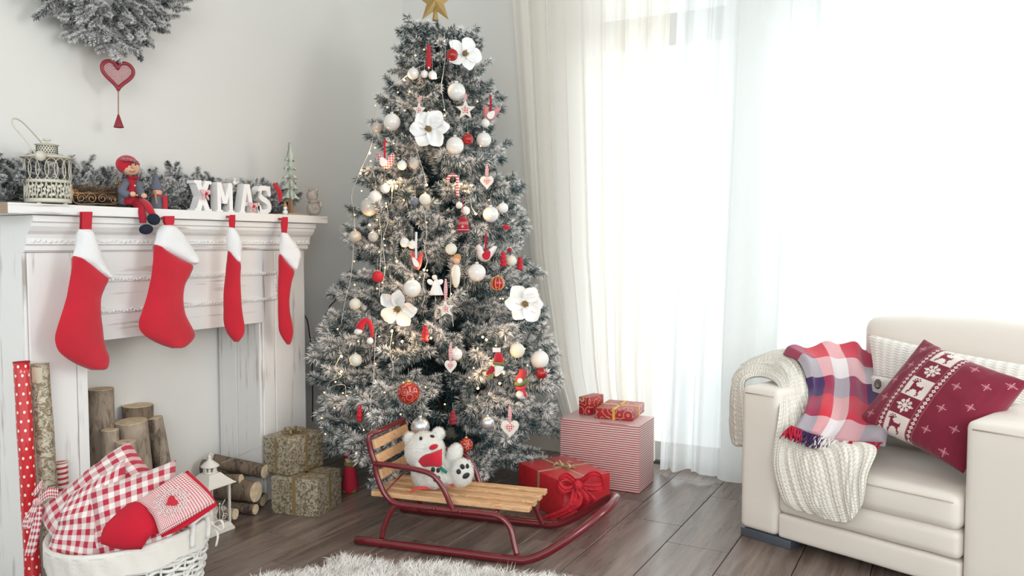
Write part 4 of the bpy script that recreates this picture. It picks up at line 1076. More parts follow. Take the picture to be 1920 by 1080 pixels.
du = dm.math('SUBTRACT', dm.math('FRACT', dm.math('ADD', fu, row)), .5); dv = dm.math('SUBTRACT', dm.math('FRACT', fv), .5)
dd = dm.math('ADD', dm.math('MULTIPLY', du, du), dm.math('MULTIPLY', dv, dv)); dm.set(Base_Color=dm.mix(dm.math('LESS_THAN', dd, .028), (.55, .012, .02), (.85, .78, .68)), Roughness=.22, Coat_Weight=.6)
roll('red dotted wrapping paper roll leaning on the left pillar of the fireplace', at(40, 678, x=-2.425), (*at(50, 678, x=-2.375).xy, .002), 14, dm.mat, M('paper_core', (.30, .01, .02), .6))
gt, gr, gR, gL = roll('gold patterned wrapping paper roll leaning beside the red dotted roll', at(74, 682, x=-2.42), (*at(92, 682, x=-2.36).xy, .002), 16, m_goldpaper, M('gold_crumple', (.55, .46, .30), .4, metal=.5, bump=(90, 1, .01)))
tpp = at(74, 682, x=-2.42)
MB().box(tpp + TOCAM * (gr + .001) + U_ * -.03 + SR * .008, (.032, .002, .045), rz=TH).build('paper_flap', M('pale_gold_foil', (.66, .60, .45), .35, metal=.4), gt)
roll('short red and white striped paper roll behind the basket', at(111, 866, x=-2.43), (*at(113, 866, x=-2.40).xy, .002), 14.5, stripes('striped_roll_paper', 62, (.50, .03, .04), (.78, .70, .66), .45), M('paper_core2', (.7, .62, .55), .6))

# ------------------------------------------------------------------ wreath, garland
ZU = Vector((0, 0, 1))
FACE = Matrix((SR, ZU, TOCAM)).transposed()
rgw = np.random.default_rng(5)
def sprigs(nv, L, nl, dens, mats, frost, rg, side=3):
    out = []
    for k in range(nv):
        fro, drk = branch_segs(L, rg, side, L * .55, .05); out.append(sprig_mesh('sprig_mesh', fro + drk, nl, dens, rg, frost=frost, wd=.0010, mats=mats))
    return out
wc = at(198, -44, x=-2.62); Rw = 120 / ppm(wc)
wreath = thing('wreath', 'round snow-flocked pine wreath hanging on the wall above the mantel', 'wreath', (XW + .06, wc.y, wc.z))
wv = sprigs(5, .15, .0185, 5200, [m_frost_wreath, m_stem], .80, rgw, 3)
MB().tube([(XW + .05, wc.y + Rw * .62 * cos(a), wc.z + Rw * .62 * sin(a)) for a in np.linspace(0, 2 * pi, 40)[:-1]], .010, 6, closed=True).build('hoop', m_brown, wreath)
pw = random.Random(8)
for k in range(120):
    a = 2 * pi * k / 120 + pw.uniform(-.05, .05); rr_ = Rw * pw.uniform(.24, .68); o = bpy.data.objects.new('sprig', pw.choice(wv)); COL.objects.link(o); o.parent = wreath
    d = Vector((pw.uniform(.12, .5), cos(a) + pw.uniform(-.35, .35), sin(a) + pw.uniform(-.35, .35) - .1)).normalized()
    o.location = (pw.uniform(-.005, .05), rr_ * cos(a), rr_ * sin(a)); o.rotation_euler = d.to_track_quat('X', 'Z').to_euler(); s = pw.uniform(.95, 1.35) * Rw / .30 ; o.scale = (s, s, s)
def mp(px, py, X): return at(px, py, x=X)
hp = mp(221, 138, -2.585); hs = 27 / ppm(hp) * 1.12
hrt = thing('hanging_heart', 'red wire heart with a chain and small cone bell hanging below the wreath', 'ornament', hp)
AY = Vector((.28, .96, 0)).normalized()
pts = heart2(48, hs); hb_ = MB()
hb_.tube([hp + AY * x + ZU * y for x, y in pts], .0065, 8, closed=True, flat=1); hb_.build('frame', M('brick_red_metal', (.27, .02, .035), .5), hrt)
ms = MB()
def inside(x, y):
    c = False; j = len(pts) - 1
    for i in range(len(pts)):
        if (pts[i][1] > y) != (pts[j][1] > y) and x < (pts[j][0] - pts[i][0]) * (y - pts[i][1]) / (pts[j][1] - pts[i][1]) + pts[i][0]: c = not c
        j = i
    return c
st_ = hs * .085
for sgn in (1, -1):
    for k in range(-22, 23):
        seg_ = []
        for t in np.linspace(-1.3, 1.3, 60):
            x = (k * st_ * 1.2 + t * hs) * .70; y = sgn * (t * hs - k * st_ * 1.2) * .70
            if inside(x, y): seg_.append(hp + AY * x + ZU * y)
            elif len(seg_) > 1: ms.tube([seg_[0], seg_[-1]], .0012, 4); seg_ = []
        if len(seg_) > 1: ms.tube([seg_[0], seg_[-1]], .0012, 4)
tag(ms.build('wire_mesh', M('white_red_wire', (.52, .22, .24), .5), hrt), kind='stuff')
cb = MB(); b0 = hp + ZU * (-hs * 1.05); b1 = mp(222, 214, -2.585)
for k in range(18): cb.ball(b0.lerp(b1, k / 17), .0028, 6)
cb.build('chain', M('brass_chain', (.45, .22, .18), .4, metal=.6), hrt)
cb = MB(); top = mp(222, 214, -2.585); cb.lathe(top, [(.0001, .0), (.003, -.002), (.015, -.040), (.017, -.046), (.015, -.047), (.0001, -.040)], 18); cb.build('bell', M('brick_red_metal', (.27, .02, .035), .5), hrt)
cb = MB(); cb.tube(spline([hp + ZU * hs * .62, hp + ZU * (hs * 1.1) + AY * .003, mp(219, 96, -2.60)], 4), .0022, 5); cb.build('cord', m_redmetal, hrt)

garland = thing('garland', 'snow-flocked pine garland lying along the back of the mantel shelf', 'garland', (XW + .07, 2.03, 1.172))
MB().tube([(XW + .07, y, 1.19 + .004 * sin(y * 9)) for y in np.linspace(1.28, 2.66, 20)], .006, 6).build('wire', m_brown, garland)
for k in range(120):
    y = lerp(1.30, 2.67, (k + pw.random()) / 120); o = bpy.data.objects.new('sprig', pw.choice(wv)); COL.objects.link(o); o.parent = garland
    d = Vector((pw.uniform(-.05, .40), pw.uniform(-1, 1), pw.uniform(.15, .95))).normalized(); s = pw.uniform(.72, 1.0)
    o.location = (pw.uniform(.01, .05), y - 2.03, pw.uniform(.006, .03)); o.rotation_euler = d.to_track_quat('X', 'Z').to_euler(); o.scale = (s, s, s)

# ------------------------------------------------------------------ things on the mantel
MZ = 1.1705
def px2(p, n): return n / ppm(p)
# round filigree lantern
lp = mp(91, 380, -2.49); r_ = px2(lp, 39); L0 = Vector((lp.x, lp.y, MZ)); q = px2(lp, 1)
ml = thing('metal_lantern', 'round cream filigree metal lantern with tall wire handle, left end of the mantel', 'lantern', L0)
m_cm = M('cream_enamel', (.60, .57, .48), .5, metal=.1, bump=(120, .2))
b_ = MB(); b_.lathe(L0, [(r_ * .96, .008), (r_, .010), (r_, .020), (r_ * .97, .021), (r_ * .93, .012), (.0001, .012)], 32)
for k in range(4): a = k * pi / 2 + .5; b_.ball(L0 + Vector((r_ * .8 * cos(a), r_ * .8 * sin(a), .005)), .007, 8)
b_.build('base', m_cm, ml)
zb = 46 * q; zt_ = 86 * q
b_ = MB(); b_.lathe(L0, [(r_ * .985, zb - .008), (r_, zb - .008), (r_, zb + .002), (r_ * .985, zb + .002)], 32); b_.build('middle_band', m_cm, ml)
fl = MB(); rf_ = random.Random(2)
for k in range(15):
    a = 2 * pi * k / 15; T_ = Vector((-sin(a), cos(a), 0)); c = L0 + Vector((r_ * .99 * cos(a), r_ * .99 * sin(a), .020 + (zb - .028) / 2)); N_ = Vector((cos(a), sin(a), 0))
    w__ = 2 * pi * r_ / 15 / 2; hh = (zb - .028) / 2
    for j in range(6):
        b = j * pi / 3 + rf_.random() * .4; ct = c + T_ * cos(b) * w__ * .62 + ZU * sin(b) * hh * .62; fl.ball(ct, (w__ * .42, w__ * .42, .0012), 8, 0, N_.to_track_quat('Z', 'Y').to_matrix())
    for s in (-1, 1): fl.tube([c + T_ * s * w__ - ZU * hh, c + T_ * s * w__ * .6, c + T_ * s * w__ + ZU * hh], .0022, 4)
    fl.tube([c - ZU * hh, c + ZU * hh], .002, 4)
fl.build('filigree', m_cm, ml)
ov = MB()
for k in range(16):
    a = 2 * pi * k / 16; da_ = 2 * pi / 16 * .95; P = []
    for t in np.linspace(0, 2 * pi, 18)[:-1]:
        aa = a + da_ * .75 * cos(t); P.append(L0 + Vector((r_ * cos(aa), r_ * sin(aa), (zb + zt_) / 2 + (zt_ - zb) / 2 * sin(t))))
    ov.tube(P, .0013, 5, closed=True)
ov.build('wire_ovals', m_cm, ml)
b_ = MB(); b_.lathe(L0, [(r_ * .9, zt_), (r_ * 1.14, zt_ + .002), (r_ * 1.16, zt_ + .005), (r_ * .55, zt_ + .015), (r_ * .46, zt_ + .016)], 32)
z0_ = zt_ + .015; b_.lathe(L0, [(r_ * .44, z0_), (r_ * .44, z0_ + 17 * q)], 28); b_.lathe(L0, [(r_ * .52, z0_ + 17 * q), (r_ * .54, z0_ + 18 * q), (r_ * .2, z0_ + 21 * q), (.004, z0_ + 22 * q), (.004, z0_ + 25 * q), (.012, z0_ + 26 * q), (.010, z0_ + 29 * q), (.0001, z0_ + 30 * q)], 24)
b_.build('lid', m_cm, ml)
b_ = MB()
for k in range(22):
    for j in range(4): a = 2 * pi * (k + .5 * (j % 2)) / 22; b_.ball(L0 + Vector((r_ * .44 * cos(a), r_ * .44 * sin(a), z0_ + (3 + 3.7 * j) * q)), (.0024, .0024, .0024), 6)
tag(b_.build('lid_holes', m_dark, ml), kind='stuff')
hd = MB(); e1_ = mp(70, 292, lp.x + r_ * .9); e2_ = mp(80, 270, lp.x - r_ * .7)
hd.tube(spline([e1_, mp(47, 262, lp.x + r_ * .5), mp(25, 236, lp.x + .01), mp(24, 223, lp.x), mp(38, 226, lp.x - .01), mp(60, 247, lp.x - r_ * .4), e2_], 6), .0022, 6)
hd.build('handle', m_cm, ml); MB().ball(mp(76, 292, lp.x + r_ * .98), (.012, .016, .016), 12).build('hinge_boss', m_cm, ml)

# copper scroll sleigh with moss
sc_ = mp(180, 383, -2.50)
slg = thing('scroll_sleigh', 'copper wire scroll sleigh filled with glittery brown moss, on the mantel', 'ornament', (sc_.x, sc_.y, MZ))
m_cop = M('copper_wire', (.42, .24, .13), .35, metal=.8)
def curl(cx, cy, r, X, turns=1.6, s=1, r0=.25, ph=0): return [mp(cx + s * r * lerp(1, r0, t) * cos(t * turns * 6.28 + ph), cy - r * lerp(1, r0, t) * sin(t * turns * 6.28 + ph), X) for t in np.linspace(0, 1, 30)]
for X in (-2.45, -2.54):
    b_ = MB()
    for (cx, cy, r, s) in ((152, 371, 9, 1), (172, 372, 10, -1), (192, 372, 9, 1), (212, 375, 7, -1), (222, 345, 8, 1), (141, 362, 7, -1)): b_.tube(curl(cx, cy, r, X, s=s), .0016, 5)
    b_.tube(spline([mp(136, 350, X), mp(140, 380, X), mp(180, 382, X), mp(215, 382, X), mp(228, 372, X), mp(222, 355, X), mp(226, 340, X)], 5), .0020, 5)
    b_.tube([mp(138, 362, X), mp(216, 362, X)], .0016, 5); b_.build('scroll_side', m_cop, slg)
rg2 = np.random.default_rng(3); V = []
mo = sprig_mesh('moss', [((0, y, 0), (0, y + .02, z)) for y in np.linspace(-.085, .085, 9) for z in (.01, .03)], .022, 3500, rg2, frost=.35, wd=.0007, mats=[M('brown_tinsel', (.24, .16, .10), .4, metal=.5), m_brown], stems=False)
o = bpy.data.objects.new('moss', mo); COL.objects.link(o); o.parent = slg; o.location = (0, -.01, .035); tag(o, kind='stuff')

# seated doll
m_skin = M('doll_skin', (.70, .42, .28), .7); m_grey = M('grey_felt', (.13, .14, .18), .95, bump=(300, .5, .0015)); m_rdk = M('dark_red_felt', (.36, .012, .03), .95, bump=(300, .5, .0015)); m_navy = M('navy_felt', (.008, .014, .03), .95)
GX = -2.44; gz = mp(245, 383, GX)
dl = thing('doll', 'seated elf doll with red cap, grey jacket and dark shoes dangling off the mantel', 'doll', (gz.x, gz.y, MZ))
U1 = px2(gz, 1)
def dp(px, py, off=0): return mp(px, py, GX + off)
def limb(name, pts, rs, m, n=12, par=dl):
    o = MB().tube(spline(pts, 5), list(np.interp(np.linspace(0, 1, (len(pts) - 1) * 5 + 1), np.linspace(0, 1, len(rs)), [r * U1 for r in rs])), n, 0).build(name, m, par); return o
MB().lathe(dp(247, 384), [(16 * U1, 0), (18 * U1, 4 * U1), (17 * U1, 16 * U1), (14 * U1, 30 * U1), (11 * U1, 42 * U1), (6 * U1, 49 * U1), (.0001, 50 * U1)], 18, sx=.8).build('body', m_rdk, dl)
for s, x0 in ((-1, 233), (1, 262)):
    limb('sleeve', [dp(x0 + (4 if s < 0 else -2), 342, .01), dp(x0 - 4 * (s < 0), 358, .025), dp(x0 + (8 if s < 0 else 4), 366, .045)], [6, 8, 6.5], m_grey)
    MB().ball(dp(x0 + (16 if s < 0 else 8), 364 + (0 if s < 0 else 3), .05), (4.6 * U1, 6 * U1, 5 * U1), 12).build('hand', m_skin, dl)
MB().lathe(dp(240, 384, -.012), [(19 * U1, 0), (20 * U1, 10 * U1), (17 * U1, 30 * U1), (12 * U1, 45 * U1), (7 * U1, 49 * U1)], 18, sx=.75, sy=.9).build('jacket', m_grey, dl)
MB().lathe(dp(249, 336, .0), [(6 * U1, -1 * U1), (9 * U1, 1 * U1), (11 * U1, 4 * U1), (9 * U1, 5 * U1), (5 * U1, 3 * U1)], 16).build('collar', m_rdk, dl)
MB().ball(dp(244, 313, .005), (15 * U1, 18 * U1, 16 * U1), 20, 0).build('head', m_skin, dl)
MB().ball(dp(250, 313, .035), (4 * U1, 3.5 * U1, 3 * U1), 10).build('nose', m_skin, dl)
hr = MB(); hr.ball(dp(238, 309, -.004), (19 * U1, 20 * U1, 18 * U1), 20); 
hat = hr.build('cap', m_felt, dl)
b_ = MB(); b_.tube(spline([dp(226, 298, .03), dp(240, 299, .045), dp(254, 303, .035), dp(259, 309, .02)], 5), 3.4 * U1, 8); b_.build('cap_trim', M('grey_patterned_band', (.42, .24, .26), .95, var=(260, (.30, .02, .04))), dl)
b_ = MB()
for x in (245, 254): b_.ball(dp(x, 309, .040), 1.5 * U1, 8)
b_.build('eyes', m_dark, dl)
MB().tube(spline([dp(243, 320, .040), dp(248, 322.5, .040), dp(254, 320, .034)], 4), .8 * U1, 5).build('mouth', M('mouth_red', (.35, .05, .04), .7), dl)
limb('trouser_leg', [dp(252, 380, .015), dp(262, 388, .055), dp(266, 398, .075), dp(268, 418, .078)], [7, 7, 6.5, 6], m_rdk)
limb('trouser_leg', [dp(262, 376, .015), dp(274, 383, .06), dp(281, 393, .085), dp(287, 404, .088)], [7, 7, 6.5, 5.5], m_felt)
MB().ball(dp(274, 430, .083), (9 * U1, 14 * U1, 9.5 * U1), 16, 0, Matrix.Rotation(.12, 3, 'X')).build('shoe', m_navy, dl)
MB().ball(dp(288, 411, .093), (9 * U1, 13 * U1, 11 * U1), 16, 0, Matrix.Rotation(-.2, 3, 'X')).build('shoe', m_navy, dl)
b_ = MB()
for (x, y) in ((253, 348), (257, 366)): b_.ball(dp(x, y, .045), (1.5 * U1, 2.4 * U1, 2.4 * U1), 8)
b_.build('button', m_goldcap, dl)
# small gnome
gx = mp(294, 388, -2.46)
gn = thing('gnome', 'small gnome figure in a pointed grey hat and red scarf beside the seated doll', 'gnome', (gx.x, gx.y, MZ)); g0 = Vector((gx.x, gx.y, MZ)); u1 = px2(gx, 1)
MB().lathe(g0, [(13 * u1, 0), (14 * u1, 4 * u1), (11 * u1, 20 * u1), (7 * u1, 30 * u1), (.0001, 31 * u1)], 18).build('body', m_grey, gn)
MB().ball(g0 + ZU * 33 * u1 + Vector((.004, 0, 0)), (8 * u1, 9 * u1, 7.5 * u1), 14).build('face', m_skin, gn)
MB().lathe(g0 + ZU * 38 * u1, [(11 * u1, -1 * u1), (11.5 * u1, 1 * u1), (9 * u1, 8 * u1), (5 * u1, 20 * u1), (2 * u1, 29 * u1), (.0001, 33 * u1)], 18).build('hat', m_grey, gn)
b_ = MB()
for x in (-3.4, 4): b_.ball(g0 + Vector((8.4 * u1, x * u1, 34 * u1)), 1.1 * u1, 6)
b_.build('eyes', m_dark, gn)
b_ = MB(); b_.lathe(g0 + ZU * 26 * u1, [(8 * u1, -3 * u1), (9.6 * u1, 0), (8 * u1, 3 * u1)], 14); b_.box(g0 + Vector((.030, .010, 13 * u1)), (.006, .016, 26 * u1)); b_.build('scarf', m_felt, gn)
b_ = MB(); b_.tube([g0 + Vector((6 * u1, -8 * u1, 34 * u1)), g0 + Vector((9 * u1, -8.5 * u1, 20 * u1)), g0 + Vector((10 * u1, -8 * u1, 10 * u1))], 2 * u1, 6); b_.build('braid', M('straw_hair', (.42, .30, .16), .8), gn)

# letters X M A S
m_lett = M('white_letter', (.86, .85, .84), .5, bump=(200, .15))
def letter(name, label, px, py, w_px, h_px, polys, curve=None, X=-2.47):
    o_ = mp(px, py, X); o_.z = MZ; s = 1 / ppm(o_); wy = w_px * s * 1.10; hz = h_px * s; mb = MB()
    for k_, P in enumerate(polys):
        if sum(P[i][0] * P[(i + 1) % len(P)][1] - P[(i + 1) % len(P)][0] * P[i][1] for i in range(len(P))) < 0: P = P[::-1]
        mb.plate([(a * wy, b * hz) for a, b in P], o_ + Vector((-.019, 0, 0)), (0, 1, 0), (0, 0, 1), .038 + .0008 * k_)
    if curve:
        th_, pts_ = curve; P = spline([(0, a * wy, b * hz) for a, b in pts_], 6); n = len(P); L_, R_2 = [], []
        for i, p in enumerate(P):
            t = (P[min(i + 1, n - 1)] - P[max(i - 1, 0)]).normalized(); nn = Vector((0, -t.z, t.y)); k = th_ * hz * (1 - .18 * abs(2 * i / (n - 1) - 1)); L_.append(p + nn * k); R_2.append(p - nn * k)
        vs = []
        for i in range(n):
            for x in (-.038, 0): vs += [o_ + L_[i] + Vector((x, 0, 0)), o_ + R_2[i] + Vector((x, 0, 0))]
        fs = []
        for i in range(n - 1): b = i * 4; fs += [(b, b + 4, b + 5, b + 1), (b + 2, b + 3, b + 7, b + 6), (b, b + 2, b + 6, b + 4), (b + 1, b + 5, b + 7, b + 3)]
        fs += [(0, 1, 3, 2), ((n - 1) * 4, (n - 1) * 4 + 2, (n - 1) * 4 + 3, (n - 1) * 4 + 1)]; mb.add(vs, fs, 0, False)
    o = mb.build(name, m_lett); tag(o, label, 'letter', 'white wooden letters on the mantel'); return o_, s
def bar(x0, y0, x1, y1, w_): return [(x0 - w_, y0), (x0 + w_, y0), (x1 + w_, y1), (x1 - w_, y1)]
R4 = lambda a, b, c, d: [(a, b), (c, b), (c, d), (a, d)]
cX = letter('letter_x', 'white wooden letter X standing on the mantel', 365, 397, 36, 59, [bar(.20, 0, .80, 1, .15), bar(.80, 0, .20, 1, .15), R4(0, 0, .40, .10), R4(.60, 0, 1, .10), R4(0, .90, .42, 1), R4(.62, .90, 1, 1)])
cM = letter('letter_m', 'white wooden letter M with a small red bird clipped on top', 406, 398, 38, 57, [R4(.07, 0, .27, 1), R4(.75, 0, .95, 1), bar(.50, .30, .18, 1, .11), bar(.50, .30, .84, 1, .11), R4(0, 0, .36, .09), R4(.66, 0, 1.02, .09)])
cA = letter('letter_a', 'white wooden letter A with a red patterned bow at its foot', 449, 399, 36, 56, [bar(.17, 0, .46, 1, .12), bar(.83, 0, .54, 1, .12), R4(.28, .26, .72, .38), R4(0, 0, .36, .09), R4(.64, 0, 1, .09)])
cS = letter('letter_s', 'white wooden letter S standing last on the mantel by the wooden tree', 484, 400, 30, 54, [R4(.0, .0, .12, .40), R4(.86, .64, .98, 1)], (.095, [(.08, .30), (.22, .12), (.50, .09), (.84, .17), (.88, .34), (.66, .47), (.34, .56), (.14, .70), (.22, .88), (.50, .92), (.78, .88), (.92, .68)]))
def check_bow(c, s, label, X):
    t = thing('bow', label, 'bow', c, 'small red checked bows on the letters'); b_ = MB()
    for k in (-1, 1): b_.ball(c + Vector((.006, k * 5 * s, 2 * s)), (.004, 6 * s, 4 * s), 10, 0, Matrix.Rotation(k * .4, 3, 'X')); b_.ball(c + Vector((.004, k * 4 * s, -6 * s)), (.003, 2.5 * s, 5 * s), 8, 0, Matrix.Rotation(k * .5, 3, 'X'))
    b_.build('loops', m_chk, t); MB().ball(c + Vector((.008, 0, 0)), 2.6 * s, 8).build('knot', m_felt, t)
m_chk = gingham('red_white_check', 6, (.55, .03, .06), (.80, .72, .70), 6)
check_bow(mp(384, 363, -2.462), cX[1] * 1.2, 'small red checked bow at the crossing of the letter X', -2.46)
check_bow(mp(473, 387, -2.462), cA[1] * 1.2, 'small red checked bow at the foot of the letter A', -2.46)
def bird_pts(): return [(-1, .35), (-.95, .62), (-.72, .80), (-.48, .66), (-.40, .40), (-.15, .18), (.10, .20), (.38, .42), (.68, .86), (.95, .80), (.80, .42), (.60, -.05), (.38, -.42), (.05, -.62), (-.30, -.60), (-.62, -.34), (-.80, .02), (-.86, .30)]
c = mp(441, 342, -2.46); s = cM[1]
bt_ = thing('clip_bird', 'small red checked bird clipped on the top of the letter M', 'bird ornament', c)
MB().plate([(a * 8 * s, b * 9 * s) for a, b in bird_pts()], c, (0, .8, -.6), (0, .6, .8), .008, rim=.25, smooth=True).build('body', m_chk, bt_); MB().ball(c + Vector((.004, -5 * s, 4 * s)), 1 * s, 6).build('eye', m_dark, bt_)
c0, c1 = mp(513, 344, -2.455), mp(526, 378, -2.44)
tg = MB(); tg.tube(spline([c0, c0.lerp(c1, .5) + Vector((.01, 0, .004)), c1], 6), [3 * s + 2.0 * s * sin(i / 12 * pi) for i in range(13)], 8)
tag(tg.build('felt_tassel', m_felt), 'slim red felt tassel leaning against the letter S', 'tassel')
# little snowman beside the wooden tree
c = mp(535, 400, -2.43); c.z = MZ; sm = thing('snowman', 'tiny white snowman with an orange hat between the letter S and wooden tree', 'snowman', c); u = px2(c, 1)
b_ = MB(); b_.ball(c + ZU * 5 * u, 5 * u, 12); b_.ball(c + ZU * 13 * u, 3.8 * u, 12); b_.build('body', m_plush, sm)
MB().lathe(c + ZU * 16 * u, [(3.8 * u, 0), (3 * u, 3 * u), (1 * u, 7 * u), (.0001, 8 * u)], 12).build('hat', M('orange_felt', (.55, .22, .05), .9), sm)
# wooden tree
c = mp(545, 402, -2.45); c.z = MZ; wt = thing('wooden_tree', 'pale green weathered wooden tree figure standing at the right end of the mantel', 'tree figure', c); u = px2(c, 1)
m_wt = NT('weathered_green_wood'); v_ = m_wt.coord('Object', (60, 60, 8)); f_ = m_wt.noise(v_, 1.2, 4)
m_wt.set(Base_Color=m_wt.ramp(f_, [(.38, (.30, .27, .22)), (.5, (.36, .42, .36)), (.66, (.50, .58, .52))]), Roughness=.8); m_wt.bump(f_, .5, .003); m_wt = m_wt.mat
def tier(zb_, wb_, zt2, wt2):
    P = []
    for s_ in (1, -1):
        Q = [(wt2, zt2), (wt2 + (wb_ - wt2) * .22, lerp(zt2, zb_, .4)), (wt2 + (wb_ - wt2) * .5, lerp(zt2, zb_, .72)), (wb_, zb_ + .5), (wb_ * .92, zb_ - 2.2), (wb_ * .55, zb_ + .5)]
        P.append([(s_ * a * u, b * u) for a, b in Q])
    return P[0] + [(0, zb_ * u - .4 * u)] + list(reversed(P[1]))
for k, (zb_, wb_, zt2, wt2) in enumerate(((32, 18, 54, 2.5), (50, 17, 72, 2), (70, 14.5, 88, 2), (87, 12, 104, 1.5), (103, 9.5, 136, .3))):
    for rot in (0, pi / 2):
        ax = Vector((.35, .94, 0)).normalized(); ax = Matrix.Rotation(rot, 3, 'Z') @ ax; MB().plate(tier(zb_, wb_ * (1 if rot == 0 else .55), zt2, wt2), c, ax, ZU, .010 + .001 * k).build('tier', m_wt, wt)
MB().box(c + ZU * 17 * u, (.014, .014, 34 * u)).build('trunk', M('brown_wood', (.30, .17, .10), .7, bump=(90, .3)), wt)
MB().box(c + ZU * .004, (.06, .085, .008)).build('base', M('tan_wood', (.45, .32, .20), .7), wt)
# glittery snow figure at the end
c = mp(588, 404, -2.44); c.z = MZ; gf = thing('glitter_figure', 'white glittery bear-like figure at the far right end of the mantel', 'figurine', c); u = px2(c, 1)
m_gl = M('white_glitter_yarn', (.66, .61, .56), .8, bump=(240, 1, .008), var=(60, (.48, .42, .38)))
b_ = MB(); b_.ball(c + ZU * 14 * u, (13 * u, 13 * u, 14 * u), 18); b_.build('body', m_gl, gf)
MB().ball(c + Vector((0, -3 * u, 39 * u)), (11 * u, 11 * u, 11 * u), 16).build('head', m_gl, gf)
b_ = MB(); b_.ball(c + Vector((2 * u, -10 * u, 49 * u)), 4 * u, 8); b_.ball(c + Vector((2 * u, 6 * u, 49 * u)), 4 * u, 8); b_.build('ears', m_gl, gf)
b_ = MB(); b_.ball(c + Vector((8 * u, 11 * u, 22 * u)), (4 * u, 4 * u, 7 * u), 10); b_.ball(c + Vector((9 * u, -9 * u, 16 * u)), (4 * u, 4 * u, 7 * u), 10); b_.build('arms', m_gl, gf)
MB().lathe(c + ZU * 27 * u, [(9 * u, -2 * u), (11 * u, 0), (9 * u, 3 * u)], 16).build('scarf', M('tan_knit', (.42, .33, .27), .9), gf)

# ------------------------------------------------------------------ polar bear on the sled
bearc = sg(.20, .16, .178); DB = depth(bearc + ZU * .07)
def B(px, py, off=0.0): return Vector((0, 0, CH)) + ray(px, py) * (DB - off)
bu = DB / FPX
m_fur = M('white_bear_fur', (.80, .79, .75), 1, bump=(240, 1, .004), sheen=.4)
m_black = M('black_patch', (.012, .012, .014), .6)
def rot2(a): return FACE @ Matrix.Rotation(a, 3, 'Z')
bear = thing('teddy_bear', 'white plush polar bear with red scarf sitting on the wooden sled', 'teddy bear', (bearc.x, bearc.y, .1795))
blobs = [((803, 888), .0, (30, 32, 26), 0), ((797, 846), .012, (37, 36, 33), .15), ((813, 857), .045, (20, 17, 20), -.2), ((769, 823), .0, (12, 13, 8), .3), ((822, 813), .0, (12, 12, 8), -.3),
         ((852, 852), .02, (14, 21, 14), -.35), ((838, 872), .012, (17, 14, 14), -.7), ((789, 873), .05, (13, 13, 14), .2), ((784, 884), .025, (13, 16, 15), .3),
         ((813, 888), .060, (22, 27, 16), .1), ((800, 893), .03, (22, 22, 22), 0), ((866, 886), .060, (21, 26, 16), -.15), ((845, 893), .03, (24, 17, 20), .1)]
bb = MB(); fz = []
for (p, off, rr3, an) in blobs:
    R_m = rot2(an); c = B(p[0], p[1], off); rr4 = tuple(r * bu for r in rr3); bb.ball(c, rr4, 20, 0, R_m); fz.append((c, rr4, R_m))
zmin = min(v[2] for v in bb.v); dz = .180 - zmin
if dz > 0: bb.v = [(v[0], v[1], max(v[2], .180)) for v in bb.v]
bo = bb.build('body', m_fur, bear); rm = bo.modifiers.new('join', 'REMESH'); rm.mode = 'VOXEL'; rm.voxel_size = .0042; rm.use_smooth_shade = True
sm_ = bo.modifiers.new('soft', 'SMOOTH'); sm_.factor = .6; sm_.iterations = 3
def fuzz(name, els, n, L, mat, parent, seed=1, droop=.2, wd=.0007, zmin=None):
    rg_ = np.random.default_rng(seed); V = []
    ar = np.array([e[1][0] * e[1][1] for e in els]); cnt = (n * ar / ar.sum()).astype(int)
    ins = [(np.array(e[0]), np.array([list(r) for r in e[2]]), np.array(e[1])) for e in els]
    for (c, R_, r), k in zip(ins, cnt):
        d = rg_.normal(size=(k, 3)); d /= np.linalg.norm(d, axis=1)[:, None]; p = c + (d * r) @ R_.T; nn = (d / r); nn /= np.linalg.norm(nn, axis=1)[:, None]; nn = nn @ R_.T
        keep = np.ones(k, bool)
        for (c2, R2, r2) in ins:
            if c2 is c: continue
            q = ((p - c2) @ R2) / r2; keep &= (q ** 2).sum(1) > .97
        if zmin: keep &= p[:, 2] > zmin
        p, nn = p[keep], nn[keep]; m_ = len(p); nn = nn + rg_.normal(size=(m_, 3)) * .45; nn[:, 2] -= droop; nn /= np.linalg.norm(nn, axis=1)[:, None]
        s = np.cross(nn, rg_.normal(size=(m_, 3))); s /= np.linalg.norm(s, axis=1)[:, None]; l = L * (.6 + .7 * rg_.random(m_))[:, None]
        V.append(np.stack([p - s * wd, p + s * wd, p + nn * l], 1).reshape(-1, 3))
    V = np.concatenate(V) - np.array(wloc(parent)); me = bpy.data.meshes.new(name); k = len(V) // 3
    me.from_pydata(V.tolist(), [], np.arange(k * 3).reshape(-1, 3).tolist()); me.materials.append(mat); o = bpy.data.objects.new(name, me); COL.objects.link(o); o.parent = parent; tag(o, kind='stuff'); return o
fuzz('fur', fz, 26000, .006, m_fur, bear, 4, .1, .0006, .181)
def disc(px, py, off, rx, ry, an, name='paw_pad', m_=m_black, dep=.16):
    MB().ball(B(px, py, off), (rx * bu, ry * bu, dep * .02), 14, 0, rot2(an)).build(name, m_, bear)
disc(789, 822, .058, 3.0, 3.8, 0, 'eye'); disc(810.5, 818, .058, 4.6, 2.8, -.2, 'eye')
MB().ball(B(813, 838, .094), (9 * bu, 5 * bu, .010), 14, 0, rot2(.35)).build('muzzle_patch', m_felt, bear)
for (x, y, rx, ry, an) in ((803, 886, 4, 5, .4), (812, 881, 3.6, 4.6, 0), (821.5, 882, 3, 4.2, -.1), (819, 898, 6.5, 5, .5)): disc(x, y, .0905, rx * 1.1, ry * 1.1, an)
